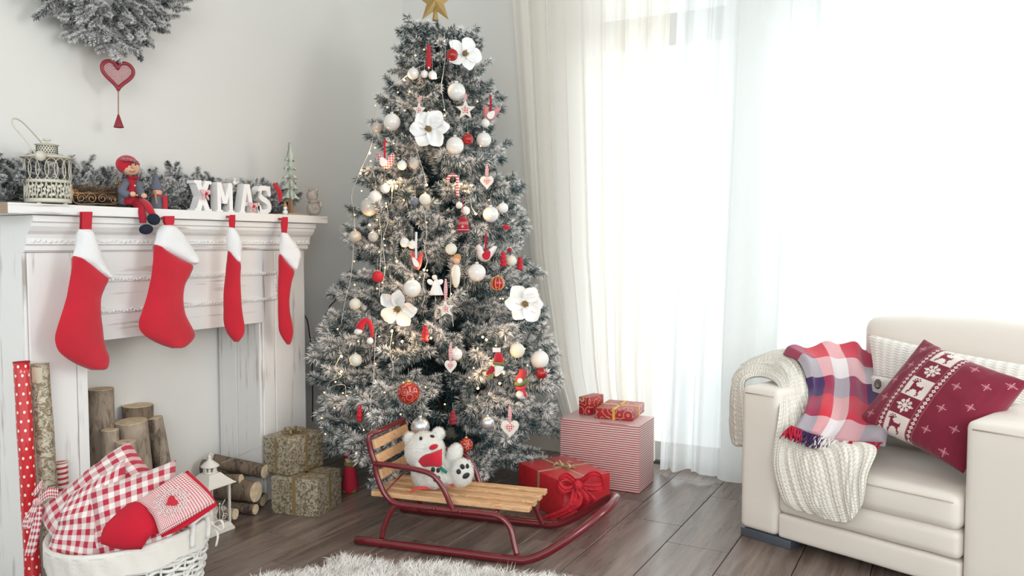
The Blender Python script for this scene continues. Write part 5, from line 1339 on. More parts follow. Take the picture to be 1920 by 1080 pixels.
for (x, y, rx, ry, an) in ((860, 884.5, 4, 4.6, .2), (867, 875, 3.8, 4.8, .4), (876.5, 874, 2.8, 4.4, .1), (874, 892, 7, 4.4, .6)): disc(x, y, .0905, rx * 1.1, ry * 1.1, an)
sc = MB()
SF = net([[B(776, 858, .045), B(795, 853, .072), B(812, 848, .084), B(829, 841, .062)], [B(777, 866, .05), B(798, 862, .080), B(815, 857, .092), B(829, 850, .074)],
           [B(782, 873, .055), B(803, 869, .086), B(819, 866, .096), B(829, 860, .085)], [B(800, 874, .070), B(812, 874, .090), B(823, 876, .096), B(829, 872, .090)]])
slab(sc, SF, .012, 16, 14); sc.build('scarf', m_felt, bear)
sc = MB(); sc.tube(spline([B(784, 850, .05), B(778, 853, .05), B(776, 857, .048)], 3), 5 * bu, 7, flat=.5); sc.tube(spline([B(826, 876, .085), B(832, 882, .085), B(838, 886, .085)], 3), 5 * bu, 7, flat=.5); sc.build('scarf_tip', M('green_felt', (.01, .17, .12), .9), bear)
rbn = MB(); ribbon_sheet(rbn, [B(815, 915, .05), B(795, 914, .065), B(778, 917, .07), B(766, 925, .075)], .016, .012, ZU * .6 + GV * .8, 4, .001); ribbon_sheet(rbn, [B(838, 905, .05), B(848, 908, .06), B(850, 911, .065)], .02, .016, ZU * .6 + GV * .8, 4, .001)
tag(rbn.build('felt_ribbon', M('coral_felt', (.62, .06, .045), .95)), 'coral red felt ribbon ends lying on the sled seat under the bear', 'ribbon')

# ------------------------------------------------------------------ fur rug
rug = thing('fur_rug', 'fluffy white long-haired fur rug on the floor in front of the sled', 'rug', (-1.35, 1.75, 0))
edge = [at(x, y, z=.012) for x, y in ((606, 1078), (618, 1055), (640, 1052), (690, 1060), (735, 1066), (800, 1066), (860, 1070), (920, 1078), (975, 1084), (1040, 1094), (1080, 1100))]
poly = [(p.x, p.y) for p in edge] + [(-.95, 1.95), (-.85, 1.5), (-1.0, 1.15), (-1.5, 1.05), (-1.75, 1.4), (-1.86, 1.8)]
MB().plate(poly, (0, 0, .006), (1, 0, 0), (0, 1, 0), .010).build('hide', M('cream_hide', (.70, .67, .60), .9), rug)
rgf = np.random.default_rng(9); PA = np.array(poly); P_ = []
def inpoly(x, y):
    c = np.zeros(len(x), bool); j = len(PA) - 1
    for i in range(len(PA)):
        xi, yi, xj, yj = PA[i, 0], PA[i, 1], PA[j, 0], PA[j, 1]; c ^= ((yi > y) != (yj > y)) & (x < (xj - xi) * (y - yi) / (yj - yi + 1e-12) + xi); j = i
    return c
x = rgf.uniform(PA[:, 0].min(), PA[:, 0].max(), 90000); y = rgf.uniform(PA[:, 1].min(), PA[:, 1].max(), 90000); k = inpoly(x, y); x, y = x[k], y[k]; n_ = len(x)
cl = np.sin(x * 43 + 2 * np.sin(y * 31)) + np.sin(y * 37 + 2 * np.sin(x * 29)); dxy = np.stack([np.cos(cl * 1.3 + 1.0), np.sin(cl * 1.3 + 1.0)], 1) * .5 + rgf.normal(size=(n_, 2)) * .3
L_ = .045 * (.6 + .6 * rgf.random(n_)); p0 = np.stack([x, y, np.full(n_, .010)], 1); d1 = np.concatenate([dxy * .5, np.ones((n_, 1))], 1); d1 /= np.linalg.norm(d1, axis=1)[:, None]; d2 = np.concatenate([dxy * 1.6, np.full((n_, 1), .35)], 1); d2 /= np.linalg.norm(d2, axis=1)[:, None]
p1 = p0 + d1 * (L_ * .5)[:, None]; p2 = p1 + d2 * (L_ * .55)[:, None]; s = np.cross(d1, rgf.normal(size=(n_, 3))); s /= np.linalg.norm(s, axis=1)[:, None]; s *= .0011
V = np.stack([p0 - s, p0 + s, p1 - s * .8, p1 + s * .8, p2], 1).reshape(-1, 3) - np.array(wloc(rug)); b = np.arange(n_)[:, None] * 5
me = bpy.data.meshes.new('fur'); me.from_pydata(V.tolist(), [], np.concatenate([b + [0, 1, 3], b + [0, 3, 2], b + [2, 3, 4]]).tolist()); me.materials.append(M('long_white_fur', (.93, .91, .88), .8, var=(9, (.88, .85, .81)))); me.polygons.foreach_set('use_smooth', [True] * len(me.polygons))
o = bpy.data.objects.new('fur', me); COL.objects.link(o); o.parent = rug; tag(o, kind='stuff')

# ------------------------------------------------------------------ cables
def cable(pts, label, r=.0028, m_=m_dark):
    mb = MB(); mb.tube(spline(pts, 6), r, 6); return tag(mb.build('cable', m_), label, 'cable')
cable([at(640, 540, x=-2.66), at(636, 556, x=-2.66), at(618, 575, x=-2.665), at(610, 595, x=-2.665), at(616, 620, x=-2.66), at(626, 640, x=-2.64), at(632, 660, x=-2.60)], 'black cable curling down the wall out of the left side of the tree')
cable([at(566, 585, x=-2.692), at(576, 600, x=-2.69), at(580, 625, x=-2.69), at(584, 655, x=-2.69), at(586, 720, x=-2.69), at(586, 790, x=-2.69)], 'black cable hanging on the wall just beside the right end of the fireplace')
cable([at(415, 868, x=-2.40), at(440, 858, x=-2.41), at(470, 845, x=-2.42), at(494, 836, x=-2.40)], 'thin silver wire running from the white lantern to the gold gift box', .0010, M('silver_wire', (.5, .5, .5), .4, metal=.6))

# ------------------------------------------------------------------ tree ornaments
def surf(px, py, off=0.03):
    """first point along the view through (px, py) that meets the crown, off metres in front of it"""
    r = ray(px, py); best = None
    for i in range(400):
        t = 2.6 + i * .004; p = Vector((0, 0, CH)) + r * t; g = math.hypot(p.x - TX, p.y - TY) - Rp(p.z) * .97
        if g < 0: best = t; break
        if best is None or g < bg: best_, bg = t, g; best = best or t
        if g < bg + 1e-9: bb_ = t
    else: t = bb_
    return Vector((0, 0, CH)) + r * (t - off)
def surf2(px, py, off=0.03):
    r = ray(px, py); bg, bt2 = 9, 3.3
    for i in range(500):
        t = 2.5 + i * .004; p = Vector((0, 0, CH)) + r * t; g = math.hypot(p.x - TX, p.y - TY) - Rp(max(min(p.z, 2.0), .1)) * .97
        if g < 0: bt2 = t; break
        if g < bg: bg, bt2 = g, t
    return Vector((0, 0, CH)) + r * (bt2 - off)
def thread(c, up, par, m_=None, L=.05, r=.0006):
    MB().tube([c + ZU * up, c + ZU * (up + L)], r, 4).build('hanging_thread', m_ or m_string, par)
def ornament_ball(px, py, rpx, mat, label, group, off=.05, cap=None, extra=None, L=.045):
    c = surf2(px, py, off); r = rpx / ppm(c); t = thing('bauble', label, 'bauble', c, group)
    MB().ball(c, r, 28).build('ball', mat, t)
    MB().lathe(c + ZU * r * .95, [(.22 * r, 0), (.22 * r, .22 * r), (.06 * r, .25 * r), (.0001, .26 * r)], 12).build('cap', cap or m_silver, t)
    thread(c, r * 1.15, t, L=L)
    if extra:
        for k in range(5):
            a = k * pi / 5; b_ = MB(); b_.tube([c + FACE @ Vector((r * 1.005 * sin(u) * cos(a), r * 1.005 * cos(u), r * 1.005 * sin(u) * sin(a))) for u in np.linspace(0, 2 * pi, 30)[:-1]], r * .05, 4, closed=True); b_.build('gold_band', extra, t)
    return t
m_redgold = swirl_mat('red_ball_gold_scrolls', (.34, .010, .012), (.70, .42, .24), 38, .07, .3)
m_gold2 = M('gold_glitter_braid', (.72, .50, .22), .5, metal=.4)
m_clear = M('frosted_champagne_glass', (.50, .47, .42), .15, coat=.5)
W_ = 'white pearl baubles on the christmas tree'; R_G = 'red baubles on the christmas tree'
BALLS = [
 (775, 138, 11, m_pearl, 'white bauble under the upper left bough beside two smaller ones', W_), (796, 139, 7, m_matte_white, 'tiny white bauble, middle of the three under the top bough', W_), (811, 141, 8, m_matte_white, 'small white bauble, right of the three under the top bough', W_),
 (856, 172, 17, m_pearl, 'large white bauble high on the tree, below the red ball', W_), (735, 229, 16, m_pearl, 'large pearl bauble at the upper left edge of the tree', W_), (707, 239, 10, m_clear, 'greyish glass bauble at the far upper left edge of the tree', None),
 (754, 310, 9, m_matte_white, 'small white bauble just right of the red checked bird', W_), (722, 354, 9, m_matte_white, 'small white bauble above the big champagne bauble at left', W_), (910, 231, 8, m_matte_white, 'small white bauble right under the pink bird', W_),
 (853, 273, 17, m_pearl, 'large white bauble next to the second red ball', W_), (907, 262, 14, m_pearl, 'pearl bauble right of the second red ball', W_), (692, 388, 17, m_clear, 'big champagne glass bauble with sparkles at the left', None),
 (704, 369, 12, m_matte_white, 'white bauble behind the big champagne one', W_), (666, 444, 12, m_clear, 'champagne bauble at the left tip of a middle bough', None), (700, 444, 10, m_clear, 'grey glass bauble tucked under the middle left bough', None),
 (797, 374, 11, m_cream_ball, 'cream bauble in the middle of the tree beside a blue-grey one', W_), (778, 378, 8, M('blue_grey_satin', (.16, .18, .25), .5), 'blue-grey bauble half hidden in the middle of the tree', None),
 (759, 455, 9, m_matte_white, 'white bauble, left one of the pair above the red bird', W_), (773, 459, 8, m_matte_white, 'white bauble, right one of the pair above the red bird', W_), (846, 467, 11, m_cream_ball, 'cream bauble above the angel doll', W_),
 (861, 385, 6.5, m_matte_white, 'tiny white bauble under the pink ribbon', W_), (873, 395, 8, m_matte_white, 'small white bauble just above the red bell', W_), (920, 402, 15, m_pearl, 'large pearl bauble right of the red bell', W_),
 (943, 390, 10, m_matte_white, 'white bauble hanging free at the right edge on a thread', W_), (894, 511, 17, m_pearl, 'large white bauble under the white bird', W_), (959, 489, 10, m_cream_ball, 'cream bauble between two red cones at the right', W_),
 (666, 570, 11, m_cream_ball, 'cream bauble hanging free at the left beside the wall gap', W_), (773, 541, 17, m_pearl, 'large pearl bauble behind the lower left white flower', W_), (667, 675, 12, m_cream_ball, 'cream bauble hanging below the little santa hat', W_),
 (970, 657, 14, m_cream_ball, 'cream bauble right of the stocking figure', W_), (1012, 674, 17, m_matte_white, 'large white bauble at the lower right edge', W_), (855, 664, 12, m_pearl, 'white bauble behind the lower wooden heart', W_),
 (914, 793, 13, m_silver, 'silver bauble near the bottom heart', None), (788, 800, 18, m_silver, 'large silver bauble just behind the bear\'s head', None)]
for (x, y, r, m_, lb, gp) in BALLS: ornament_ball(x, y, r, m_, lb, gp)
for (x, y, r, m_, lb, ex) in ((848, 103, 11, m_redball, 'red satin bauble near the top beside the highest white flower', None), (877, 261, 10.5, m_redball, 'small red satin bauble at the upper right between white ones', None),
    (708, 519, 11, m_redglit, 'matt red bauble at the left behind a light cord', None), (933, 531, 13, m_redball, 'red bauble with vertical gold bands at the right', m_gold2), (1015, 700, 11, m_redball, 'red bauble hanging under the lowest right white one', None),
    (766, 737, 21, m_redgold, 'largest red bauble with gold scrolls at the lower left', None), (874, 834, 13, m_redgold, 'red bauble with gold scrolls just above the sled arm', None)):
    ornament_ball(x, y, r, m_, lb, R_G, cap=m_goldcap, extra=ex, off=.125 if y < 110 else .06)

# white silk flowers
m_silk = NT('white_silk'); m_silk.set(Base_Color=(.84, .84, .83), Roughness=.45, Sheen_Weight=.3); m_silk.bump(m_silk.noise(m_silk.coord('Object', (40, 40, 40)), 1, 2), .3, .004); m_silk = m_silk.mat
def flower(px, py, rpx, label, yaw, pitch, seed, np_=6):
    c = surf2(px, py, .075); R_ = rpx / ppm(c); rg_ = random.Random(seed); t = thing('flower_ornament', label, 'flower', c, 'white silk flowers on the christmas tree')
    Q = FACE @ Matrix.Rotation(yaw, 3, 'Y') @ Matrix.Rotation(pitch, 3, 'X')
    for k in range(np_):
        a = 2 * pi * k / np_ + rg_.uniform(-.12, .12); ln = R_ * rg_.uniform(.92, 1.08); wd = R_ * rg_.uniform(.37, .48); ly = .004 * (k % 2)
        Pm = Matrix.Rotation(a, 3, 'Z')
        def fn(u, v, sg_=0):
            x = v * ln; w_ = wd * sin(pi * min(.5 + .0, .12 + .5 * v)) * (1 - max(0, v - .62) ** 2 * 3.6) * (1 if v > .0 else 1); s_ = (u - .5) * 2
            z = .16 * R_ * (v ** 1.4) * 1.1 - .18 * R_ * max(0, v - .7) ** 1.5 * 4 + .12 * R_ * s_ * s_ * (1 - v * .4) + .03 * R_ * sin(v * 9 + s_ * 4 + k) + ly
            return c + Q @ (Pm @ Vector((x * (1 - .10 * s_ * s_ * v), s_ * w_, z)))
        mb = MB().grid(fn, 10, 12); mb.build('petal', m_silk, t)
    b_ = MB(); b_.ball(c + Q @ Vector((0, 0, .012)), (R_ * .16, R_ * .16, R_ * .14), 10, 0, Q)
    for k in range(26): a = rg_.uniform(0, 6.28); rr_ = R_ * .17 * sqrt(rg_.random()); b_.ball(c + Q @ Vector((rr_ * cos(a), rr_ * sin(a), .012 + R_ * .12)), R_ * .035, 5)
    b_.build('stamens', M('gold_stamens', (.22, .15, .05), .6, metal=.3), t)
flower(870, 102, 34, 'white silk flower highest on the tree, beside the red ball', .45, -.1, 1, 5)
flower(805, 242, 37, 'white silk flower in the upper middle, facing the room', -.1, .0, 2)
flower(748, 577, 39, 'white silk flower lower left with drooping petals below the pearl bauble', -.35, .35, 3, 5)
flower(983, 569, 38, 'white silk flower at the lower right edge of the tree', .2, 0, 4)

# hearts and stars of white wood with checked inlays
m_wood_w = M('whitewashed_wood', (.76, .72, .66), .7, bump=(80, .3), var=(60, (.68, .63, .56))); m_inlay = gingham('inlay_check', 4, (.50, .03, .06), (.80, .66, .62), 4)
def star2(n=5, R_=1.0, r=.45, ph=pi / 2): return [((R_ if k % 2 == 0 else r) * cos(ph + k * pi / n), (R_ if k % 2 == 0 else r) * sin(ph + k * pi / n)) for k in range(2 * n)]
def uvplate(mb, pts, o_, ax, ay, th):
    k0 = len(mb.v); mb.plate(pts, o_, ax, ay, th); s_ = max(abs(a) for p in pts for a in p)
    uv = [(p[0] / s_ * .5 + .5, p[1] / s_ * .5 + .5) for p in pts]; mb.uv[k0:] = (uv + uv)[:len(mb.v) - k0]; return mb
def cutout(kind, px, py, rpx, label, ribbon, rlen, rot=0.0, off=.07, sq=1.0):
    c = surf2(px, py, off); s = rpx / ppm(c); t = thing(kind + '_ornament', label, 'ornament', c, 'wooden hearts and stars on the tree')
    sh_ = (lambda k: [(a * sq, b * 1.1) for a, b in heart2(36, k)]) if kind == 'heart' else (lambda k: [(a * k * sq, b * k) for a, b in star2(ph=pi / 2 + rot)])
    MB().plate(sh_(s), c, SR, ZU, .008).build('board', m_wood_w, t)
    uvplate(MB(), [(a, b + (s * .05 if kind == 'heart' else 0)) for a, b in sh_(s * .46)], c + TOCAM * .0055, SR, ZU, .003).build('inlay', m_inlay, t)
    L = rlen / ppm(c); b0 = c + ZU * s * (.55 if kind == 'heart' else .95)
    b_ = MB()
    for k in (-1, 1): ribbon_sheet(b_, [b0 + TOCAM * .004, b0 + ZU * L * .5 + SR * k * .003 + TOCAM * .003, b0 + ZU * L], .009, .007, SR, 3, .0008)
    b_.build('ribbon', ribbon, t)
m_rr = stripes('red_white_ribbon', 160, (.50, .05, .08), (.75, .55, .52), .4)
cutout('heart', 913, 341, 13.5, 'white heart with checked centre, upper right of the tree', m_rr, 26)
cutout('heart', 845, 686, 13.5, 'white heart with checked centre, in front of the lower middle bauble', m_rr, 36, sq=.9)
cutout('heart', 956, 802, 18, 'largest white heart, lowest on the right above the red gift', m_rr, 32)
cutout('star', 873, 206, 19, 'white star with checked centre right of the upper flower', m_rr, 12)
cutout('star', 786, 207, 16, 'white star half behind the upper middle flower', m_rr, 10, off=.03, sq=.8)
cutout('star', 836, 579, 17, 'white star with checked centre hanging on a long ribbon', m_rr, 40, rot=.1)

# fabric birds
def fbird(px, py, wpx, hpx, label, body, wing, ribbon, rlen, flip=1, tilt=0.0):
    c = surf2(px, py, .08); k = 1 / ppm(c); t = thing('bird_ornament', label, 'bird ornament', c, 'fabric birds hanging on the tree')
    Q = Matrix.Rotation(-tilt, 3, TOCAM); ax = Q @ SR; ay = Q @ ZU
    P = [(a * wpx * .5 * k * flip, b * hpx * .5 * k * 1.25 - .1 * hpx * k) for a, b in bird_pts()]
    if flip < 0: P = P[::-1]
    mb = MB(); uvplate(mb, P, c, ax, ay, .004) if False else mb.plate(P, c, ax, ay, .022, smooth=True, rim=.42)
    s_ = wpx * .5 * k; mb.uv = [((Vector(v) - c).dot(ax) / s_ * .5 + .5, (Vector(v) - c).dot(ay) / s_ * .5 + .5) for v in mb.v]; mb.build('body', body, t)
    W = [(cos(a) * wpx * .17 * k * (1 - .35 * sin(a)), sin(a) * hpx * .26 * k) for a in np.linspace(0, 2 * pi, 18)[:-1]]
    Q2 = Matrix.Rotation(-.5 * flip - tilt, 3, TOCAM); MB().plate(W, c + TOCAM * .013 - ay * hpx * .10 * k + ax * .06 * wpx * k * flip, Q2 @ SR, Q2 @ ZU, .004).build('wing', wing, t)
    b_ = MB(); ribbon_sheet(b_, [c + ZU * hpx * .05 * k + TOCAM * .008, c + ZU * rlen * .6 * k + TOCAM * .01, c + ZU * rlen * k], .008, .008, SR, 3, .0008); b_.build('ribbon', ribbon, t)
m_chb = gingham('bird_check', 9, (.50, .02, .05), (.80, .70, .68), 9); m_pinkf = gingham('pink_dots', 14, (.60, .14, .17), (.70, .30, .30), 14); m_wfelt = M('white_felt', (.80, .77, .74), .95); m_ribw = M('sheer_white_ribbon', (.72, .70, .70), .5)
fbird(722, 300, 40, 34, 'red checked fabric bird at the upper left edge of the tree', m_chb, m_wfelt, m_felt, 38, flip=-1)
fbird(920, 212, 36, 34, 'pink fabric bird sticking out at the upper right edge of the tree', m_pinkf, m_wfelt, m_rdk, 34, tilt=.25)
fbird(781, 487, 26, 40, 'bright red dotted bird on a white ribbon, middle left of the tree', gingham('red_dots', 10, (.62, .02, .02), (.68, .12, .10), 10), m_wfelt, m_ribw, 52, flip=-1)
fbird(911, 474, 42, 36, 'white fabric bird with red wing, right of the middle', M('white_dotted_cotton', (.78, .73, .71), .9), m_felt, m_rdk, 36, tilt=.15)

# red glitter cones, bell and other small ornaments
def cone_orn(px, py, rpx, hpx, label, mat=m_redglit, off=.06, tiers_=4):
    c = surf2(px, py, off); k = 1 / ppm(c); t = thing('cone_ornament', label, 'ornament', c, 'red glitter cones on the tree'); pr = [(.0001, -hpx * .5)]
    for i in range(tiers_):
        z0 = -hpx * .5 + hpx * i / tiers_; r = rpx * (1 - .55 * abs(i / (tiers_ - 1) * 1.0 - .25)); pr += [(r * .72, z0 + .5), (r, z0 + hpx / tiers_ * .35), (r * .8, z0 + hpx / tiers_ * .9)]
    pr += [(.0001, hpx * .5)]
    MB().lathe(c, [(a * k, b * k) for a, b in pr], 14, wob=lambda a, z: 1 + .10 * sin(a * 6 + z * 300)).build('cone', mat, t); thread(c, hpx * .5 * k, t, L=.03)
cone_orn(797, 625, 8, 31, 'red glitter cone left of the bright light in the lower middle'); cone_orn(674, 775, 7, 32, 'red glitter cone low on the left side')
cone_orn(944, 486, 7.5, 28, 'red glitter cone, left one at the right edge'); cone_orn(975, 494, 7, 25, 'red glitter cone, right one at the outer right edge'); cone_orn(849, 783, 8, 26, 'dark red glitter cone behind frosted twigs in the lower middle', M('dark_red_glitter', (.28, .01, .03), .5, bump=(700, 1, .002)), .03)
cone_orn(804, 106, 6, 44, 'slim red glitter twist near the top of the tree', m_redglit, .05, 6)
c = surf2(868, 420, .07); k = 1 / ppm(c); t = thing('bell_ornament', 'dark red bell with white snowflake bands right of the middle', 'bell', c)
MB().lathe(c, [(12 * k, -14 * k), (12.5 * k, -13 * k), (11 * k, -9 * k), (9.5 * k, 2 * k), (7.5 * k, 9 * k), (3 * k, 13 * k), (.0001, 14 * k)], 20).build('bell', m_rdk, t)
for z, r in ((-11, 11.9), (0, 10.0), (3, 9.6)): MB().tube([c + Vector((r * k * cos(a), r * k * sin(a), z * k)) for a in np.linspace(0, 2 * pi, 24)[:-1]], .0008, 4, closed=True).build('white_band', m_matte_white, t)
fl_ = MB()
for a in range(3): d = (SR * cos(a * pi / 3 + .5) + ZU * sin(a * pi / 3 + .5)) * 3.5 * k; q_ = c + TOCAM * 11.2 * k - ZU * 5 * k; fl_.tube([q_ - d, q_ + d], .0007, 4)
fl_.build('snowflake', m_matte_white, t); MB().tube([c + ZU * 13 * k, c + ZU * 50 * k], .0012, 5).build('cord', m_felt, t)
# candy cane
c = surf2(858, 345, .065); k = 1 / ppm(c); cc_ = MB(); P = [c + ZU * -24 * k, c + ZU * 2 * k] + [c + SR * (-9 + 9 * cos(a)) * k + ZU * (8 + 9 * sin(a)) * k for a in np.linspace(0, pi * 1.1, 8)]
cc_.tube(spline(P, 4), 3.2 * k, 8); tag(cc_.build('candy_cane', stripes('cane_stripes', 95, (.52, .03, .06), (.76, .60, .58), .45)), 'pink and white candy cane hanging in the middle of the tree', 'candy cane')
# little santa hat
c = surf2(684, 618, .07); k = 1 / ppm(c); t = thing('santa_hat', 'little red santa hat bent over a bough at the lower left', 'hat', c); sat = lambda x, y, o_=0: Vector((0, 0, CH)) + ray(x, y) * (depth(c) - o_)
MB().tube(spline([sat(674, 616), sat(679, 606), sat(687, 601), sat(694, 608), sat(697, 620), sat(697, 633)], 4), list(np.interp(np.linspace(0, 1, 21), [0, .3, 1], [8.5 * k, 6 * k, 2.6 * k])), 10).build('hat', m_felt, t)
MB().ball(sat(672, 621), (8.5 * k, 6 * k, 7 * k), 12, 0, rot2(.3)).build('brim', m_plush, t); MB().ball(sat(694, 639, .004), 6.5 * k, 12).build('pompom', m_plush, t)
# stocking figures / snowmen
m_greenf = M('olive_felt', (.16, .20, .06), .95)
c = surf2(931, 680, .08); k = 1 / ppm(c); t = thing('santa_ornament', 'felt santa stocking ornament with red hat and grey beard at the lower right', 'ornament', c)
def sat2(x, y, o_=0): return Vector((0, 0, CH)) + ray(x, y) * (depth(c) - o_)
MB().lathe(sat2(935, 684), [(10.5 * k, 0), (11 * k, 2 * k), (9.5 * k, 12 * k), (7 * k, 22 * k), (.0001, 23 * k)], 16, sx=1, sy=.7).build('hat', m_felt, t)
MB().box(sat2(931, 656), (15 * k, 3 * k, 8 * k), rz=TH).build('tag_top', m_wfelt, t)
MB().lathe(sat2(935, 681, .003), [(11 * k, -2.5 * k), (12 * k, 0), (11 * k, 2.5 * k)], 16, sy=.8).build('hat_band', m_greenf, t)
MB().tube(spline([sat2(936, 686, .002), sat2(934, 696, .004), sat2(929, 705, .002)], 4), [9 * k, 9 * k, 8.5 * k, 8 * k, 7 * k, 6 * k, 5 * k, 4 * k, 2 * k], 10).build('beard', m_plush, t)
MB().tube(spline([sat2(926, 688, -.002), sat2(920, 697), sat2(916, 704)], 4), [5 * k] * 4 + [6 * k] * 5, 10).build('boot', m_rdk, t); MB().ball(sat2(919, 704, .004), 5.5 * k, 10).build('toe_patch', m_greenf, t); thread(sat2(931, 652), 0, t, L=.04)
c = surf2(979, 713, .08); k = 1 / ppm(c); t = thing('snowman_ornament', 'felt snowman ornament with red and green hat and coral scarf at the lower right', 'ornament', c)
MB().tube(spline([sat2(981, 693), sat2(979, 704), sat2(974, 716)], 4), [7.5 * k] * 4 + [8.5 * k] * 2 + [10 * k] * 3, 12).build('hat', M('soft_red_felt', (.42, .04, .045), .95), t)
MB().tube(spline([sat2(966, 719, .006), sat2(976, 720, .012), sat2(988, 711, .006)], 4), 4.6 * k, 8).build('hat_band', m_greenf, t); MB().ball(sat2(975, 714, .03), 5 * k, 12).build('pompom', m_plush, t)
MB().ball(sat2(978, 740, -.005), (11 * k, 9 * k, 8 * k), 12, 0, rot2(0)).build('face', m_plush, t)
b_ = MB(); b_.tube(spline([sat2(968, 728, .01), sat2(978, 729, .018), sat2(985, 725, .012)], 4), 3.5 * k, 8); b_.tube(spline([sat2(980, 729, .016), sat2(984, 737, .018), sat2(986, 743, .014)], 4), 4.5 * k, 8, flat=.5); b_.build('scarf', M('coral_red_felt', (.55, .04, .05), .95), t); thread(sat2(979, 690), 0, t, L=.06)
# angel doll, little dress, owl
c = surf2(854, 515, .07); k = 1 / ppm(c); t = thing('angel_doll', 'slim cream angel doll with orange hair hanging in the middle of the tree', 'doll', c)
MB().lathe(sat2(855, 538), [(.0001, -2 * k), (4 * k, 0), (7 * k, 8 * k), (9.5 * k, 24 * k), (8 * k, 36 * k), (4 * k, 42 * k)], 16, sy=.8).build('robe', M('cream_glaze', (.78, .74, .64), .35), t)
MB().ball(sat2(856, 488, .004), (6.5 * k, 7.5 * k, 6.5 * k), 14, 0, rot2(0)).build('head', M('doll_skin', (.70, .42, .28), .7), t); MB().ball(sat2(857, 484), (8 * k, 8 * k, 7.5 * k), 14, 0, rot2(0)).build('hair', M('orange_hair', (.55, .26, .09), .8), t)
c = surf2(817, 537, .06); k = 1 / ppm(c); t = thing('angel_ornament', 'small translucent white angel in a flared dress, left of the angel doll', 'angel', c)
MB().lathe(sat2(818, 553), [(14 * k, 0), (13 * k, 3 * k), (9 * k, 14 * k), (5 * k, 24 * k), (3 * k, 30 * k)], 18, sy=.7, wob=lambda a, z: 1 + .10 * sin(a * 7)).build('dress', m_silk, t)
MB().ball(sat2(815, 520, .004), 5 * k, 12).build('head', m_matte_white, t)
for s_ in (-1, 1): MB().ball(sat2(816 + s_ * 9, 529, -.006), (7 * k, 5 * k, 2 * k), 12, 0, rot2(s_ * .6)).build('wing', m_silk, t)
MB().tube([sat2(816, 553), sat2(816, 582)], .0008, 4).build('cord', m_string, t); MB().lathe(sat2(817, 590), [(.0001, -9 * k), (3 * k, -2 * k), (2.4 * k, 6 * k), (.0001, 9 * k)], 10).build('icicle_drop', m_clear, t)
c = surf2(776, 306, .045); k = 1 / ppm(c); t = thing('owl_ornament', 'fuzzy grey-white owl ornament between two boughs at the upper left', 'ornament', c)
MB().ball(c, (9 * k, 11 * k, 9 * k), 14, 0, rot2(0)).build('body', M('grey_fluff', (.50, .48, .45), .95, bump=(200, 1, .004)), t); b_ = MB(); b_.lathe(c + SR * -5 * k + ZU * 8 * k, [(3 * k, 0), (.0001, 6 * k)], 8); b_.lathe(c + SR * 5 * k + ZU * 8 * k, [(3 * k, 0), (.0001, 6 * k)], 8); b_.build('ears', M('grey_fluff', (.5, .48, .45), .95), t)
# elf in the shade under the tree
c = at(660, 880, y=2.72) if False else Vector((0, 0, CH)) + ray(656, 898) * 3.46; c.z = 0; k = 1 / ppm(c + ZU * .1); t = thing('elf_figure', 'dark red and green felt elf standing in shade under the tree behind the gold boxes', 'elf figure', c)
MB().lathe(c, [(15 * k, 0), (16 * k, 10 * k), (13 * k, 34 * k), (8 * k, 56 * k), (.0001, 58 * k)], 16).build('coat', m_rdk, t); MB().ball(c + ZU * 62 * k, 9 * k, 12).build('head', m_skin, t)
MB().lathe(c + ZU * 66 * k, [(10 * k, 0), (8 * k, 9 * k), (3 * k, 24 * k), (.0001, 30 * k)], 14).build('hat', m_rdk, t); b_ = MB()
for s_ in (-1, 1): b_.ball(c + SR * s_ * 8 * k + TOCAM * 8 * k + ZU * 4 * k, (7 * k, 7 * k, 4.5 * k), 10)
b_.build('shoes', M('moss_felt', (.08, .12, .02), .9), t); MB().lathe(c + ZU * 54 * k, [(9 * k, -4 * k), (11 * k, 0), (9 * k, 4 * k)], 14).build('scarf', m_greenf, t)
# small red felt bits at the right edge
for (x, y, lb) in ((949, 426, 'tiny bright red felt bird at the right edge above the cones'), (955, 469, 'tiny dark red berry above the two right cones')):
    c = surf2(x, y, .06); k = 1 / ppm(c); o = MB(); o.ball(c, (8 * k, 5 * k, 5 * k) if y < 440 else 4.5 * k, 10, 0, rot2(-.2) if y < 440 else None); tag(o.build('berry_ornament', m_felt if y < 440 else m_rdk), lb, 'ornament')

# gold star on top
c = Vector((0, 0, CH)) + ray(816, 2) * (depth((TX, TY, 2.1))); k = 1 / ppm(c); t = thing('star_topper', 'gold star tree topper on a cone stem', 'star', c)
b_ = MB(); S_ = star2(5, 43 * k, 17 * k); n = len(S_); P0 = [c + SR * a + ZU * b for a, b in S_]
b_.add(P0 + [c + TOCAM * .016, c - TOCAM * .016], [(i, (i + 1) % n, n) for i in range(n)] + [((i + 1) % n, i, n + 1) for i in range(n)], 0, False); b_.build('star', m_gold, t)
MB().lathe(Vector((c.x, c.y, c.z - 36 * k)), [(5.5 * k, 0), (5.5 * k, 1 * k), (4 * k, 12 * k), (2.4 * k, 32 * k)], 14).build('stem_cone', m_gold, t)
b_ = MB()
for (a, b) in ((0, 10), (-13, -18), (9, -14), (0, -5), (20, 8)): b_.ball(c + SR * a * k + ZU * b * k + TOCAM * .013, .0016, 6)
b_.build('rhinestones', M('crystal', (.9, .85, .7), .1, coat=1), t)

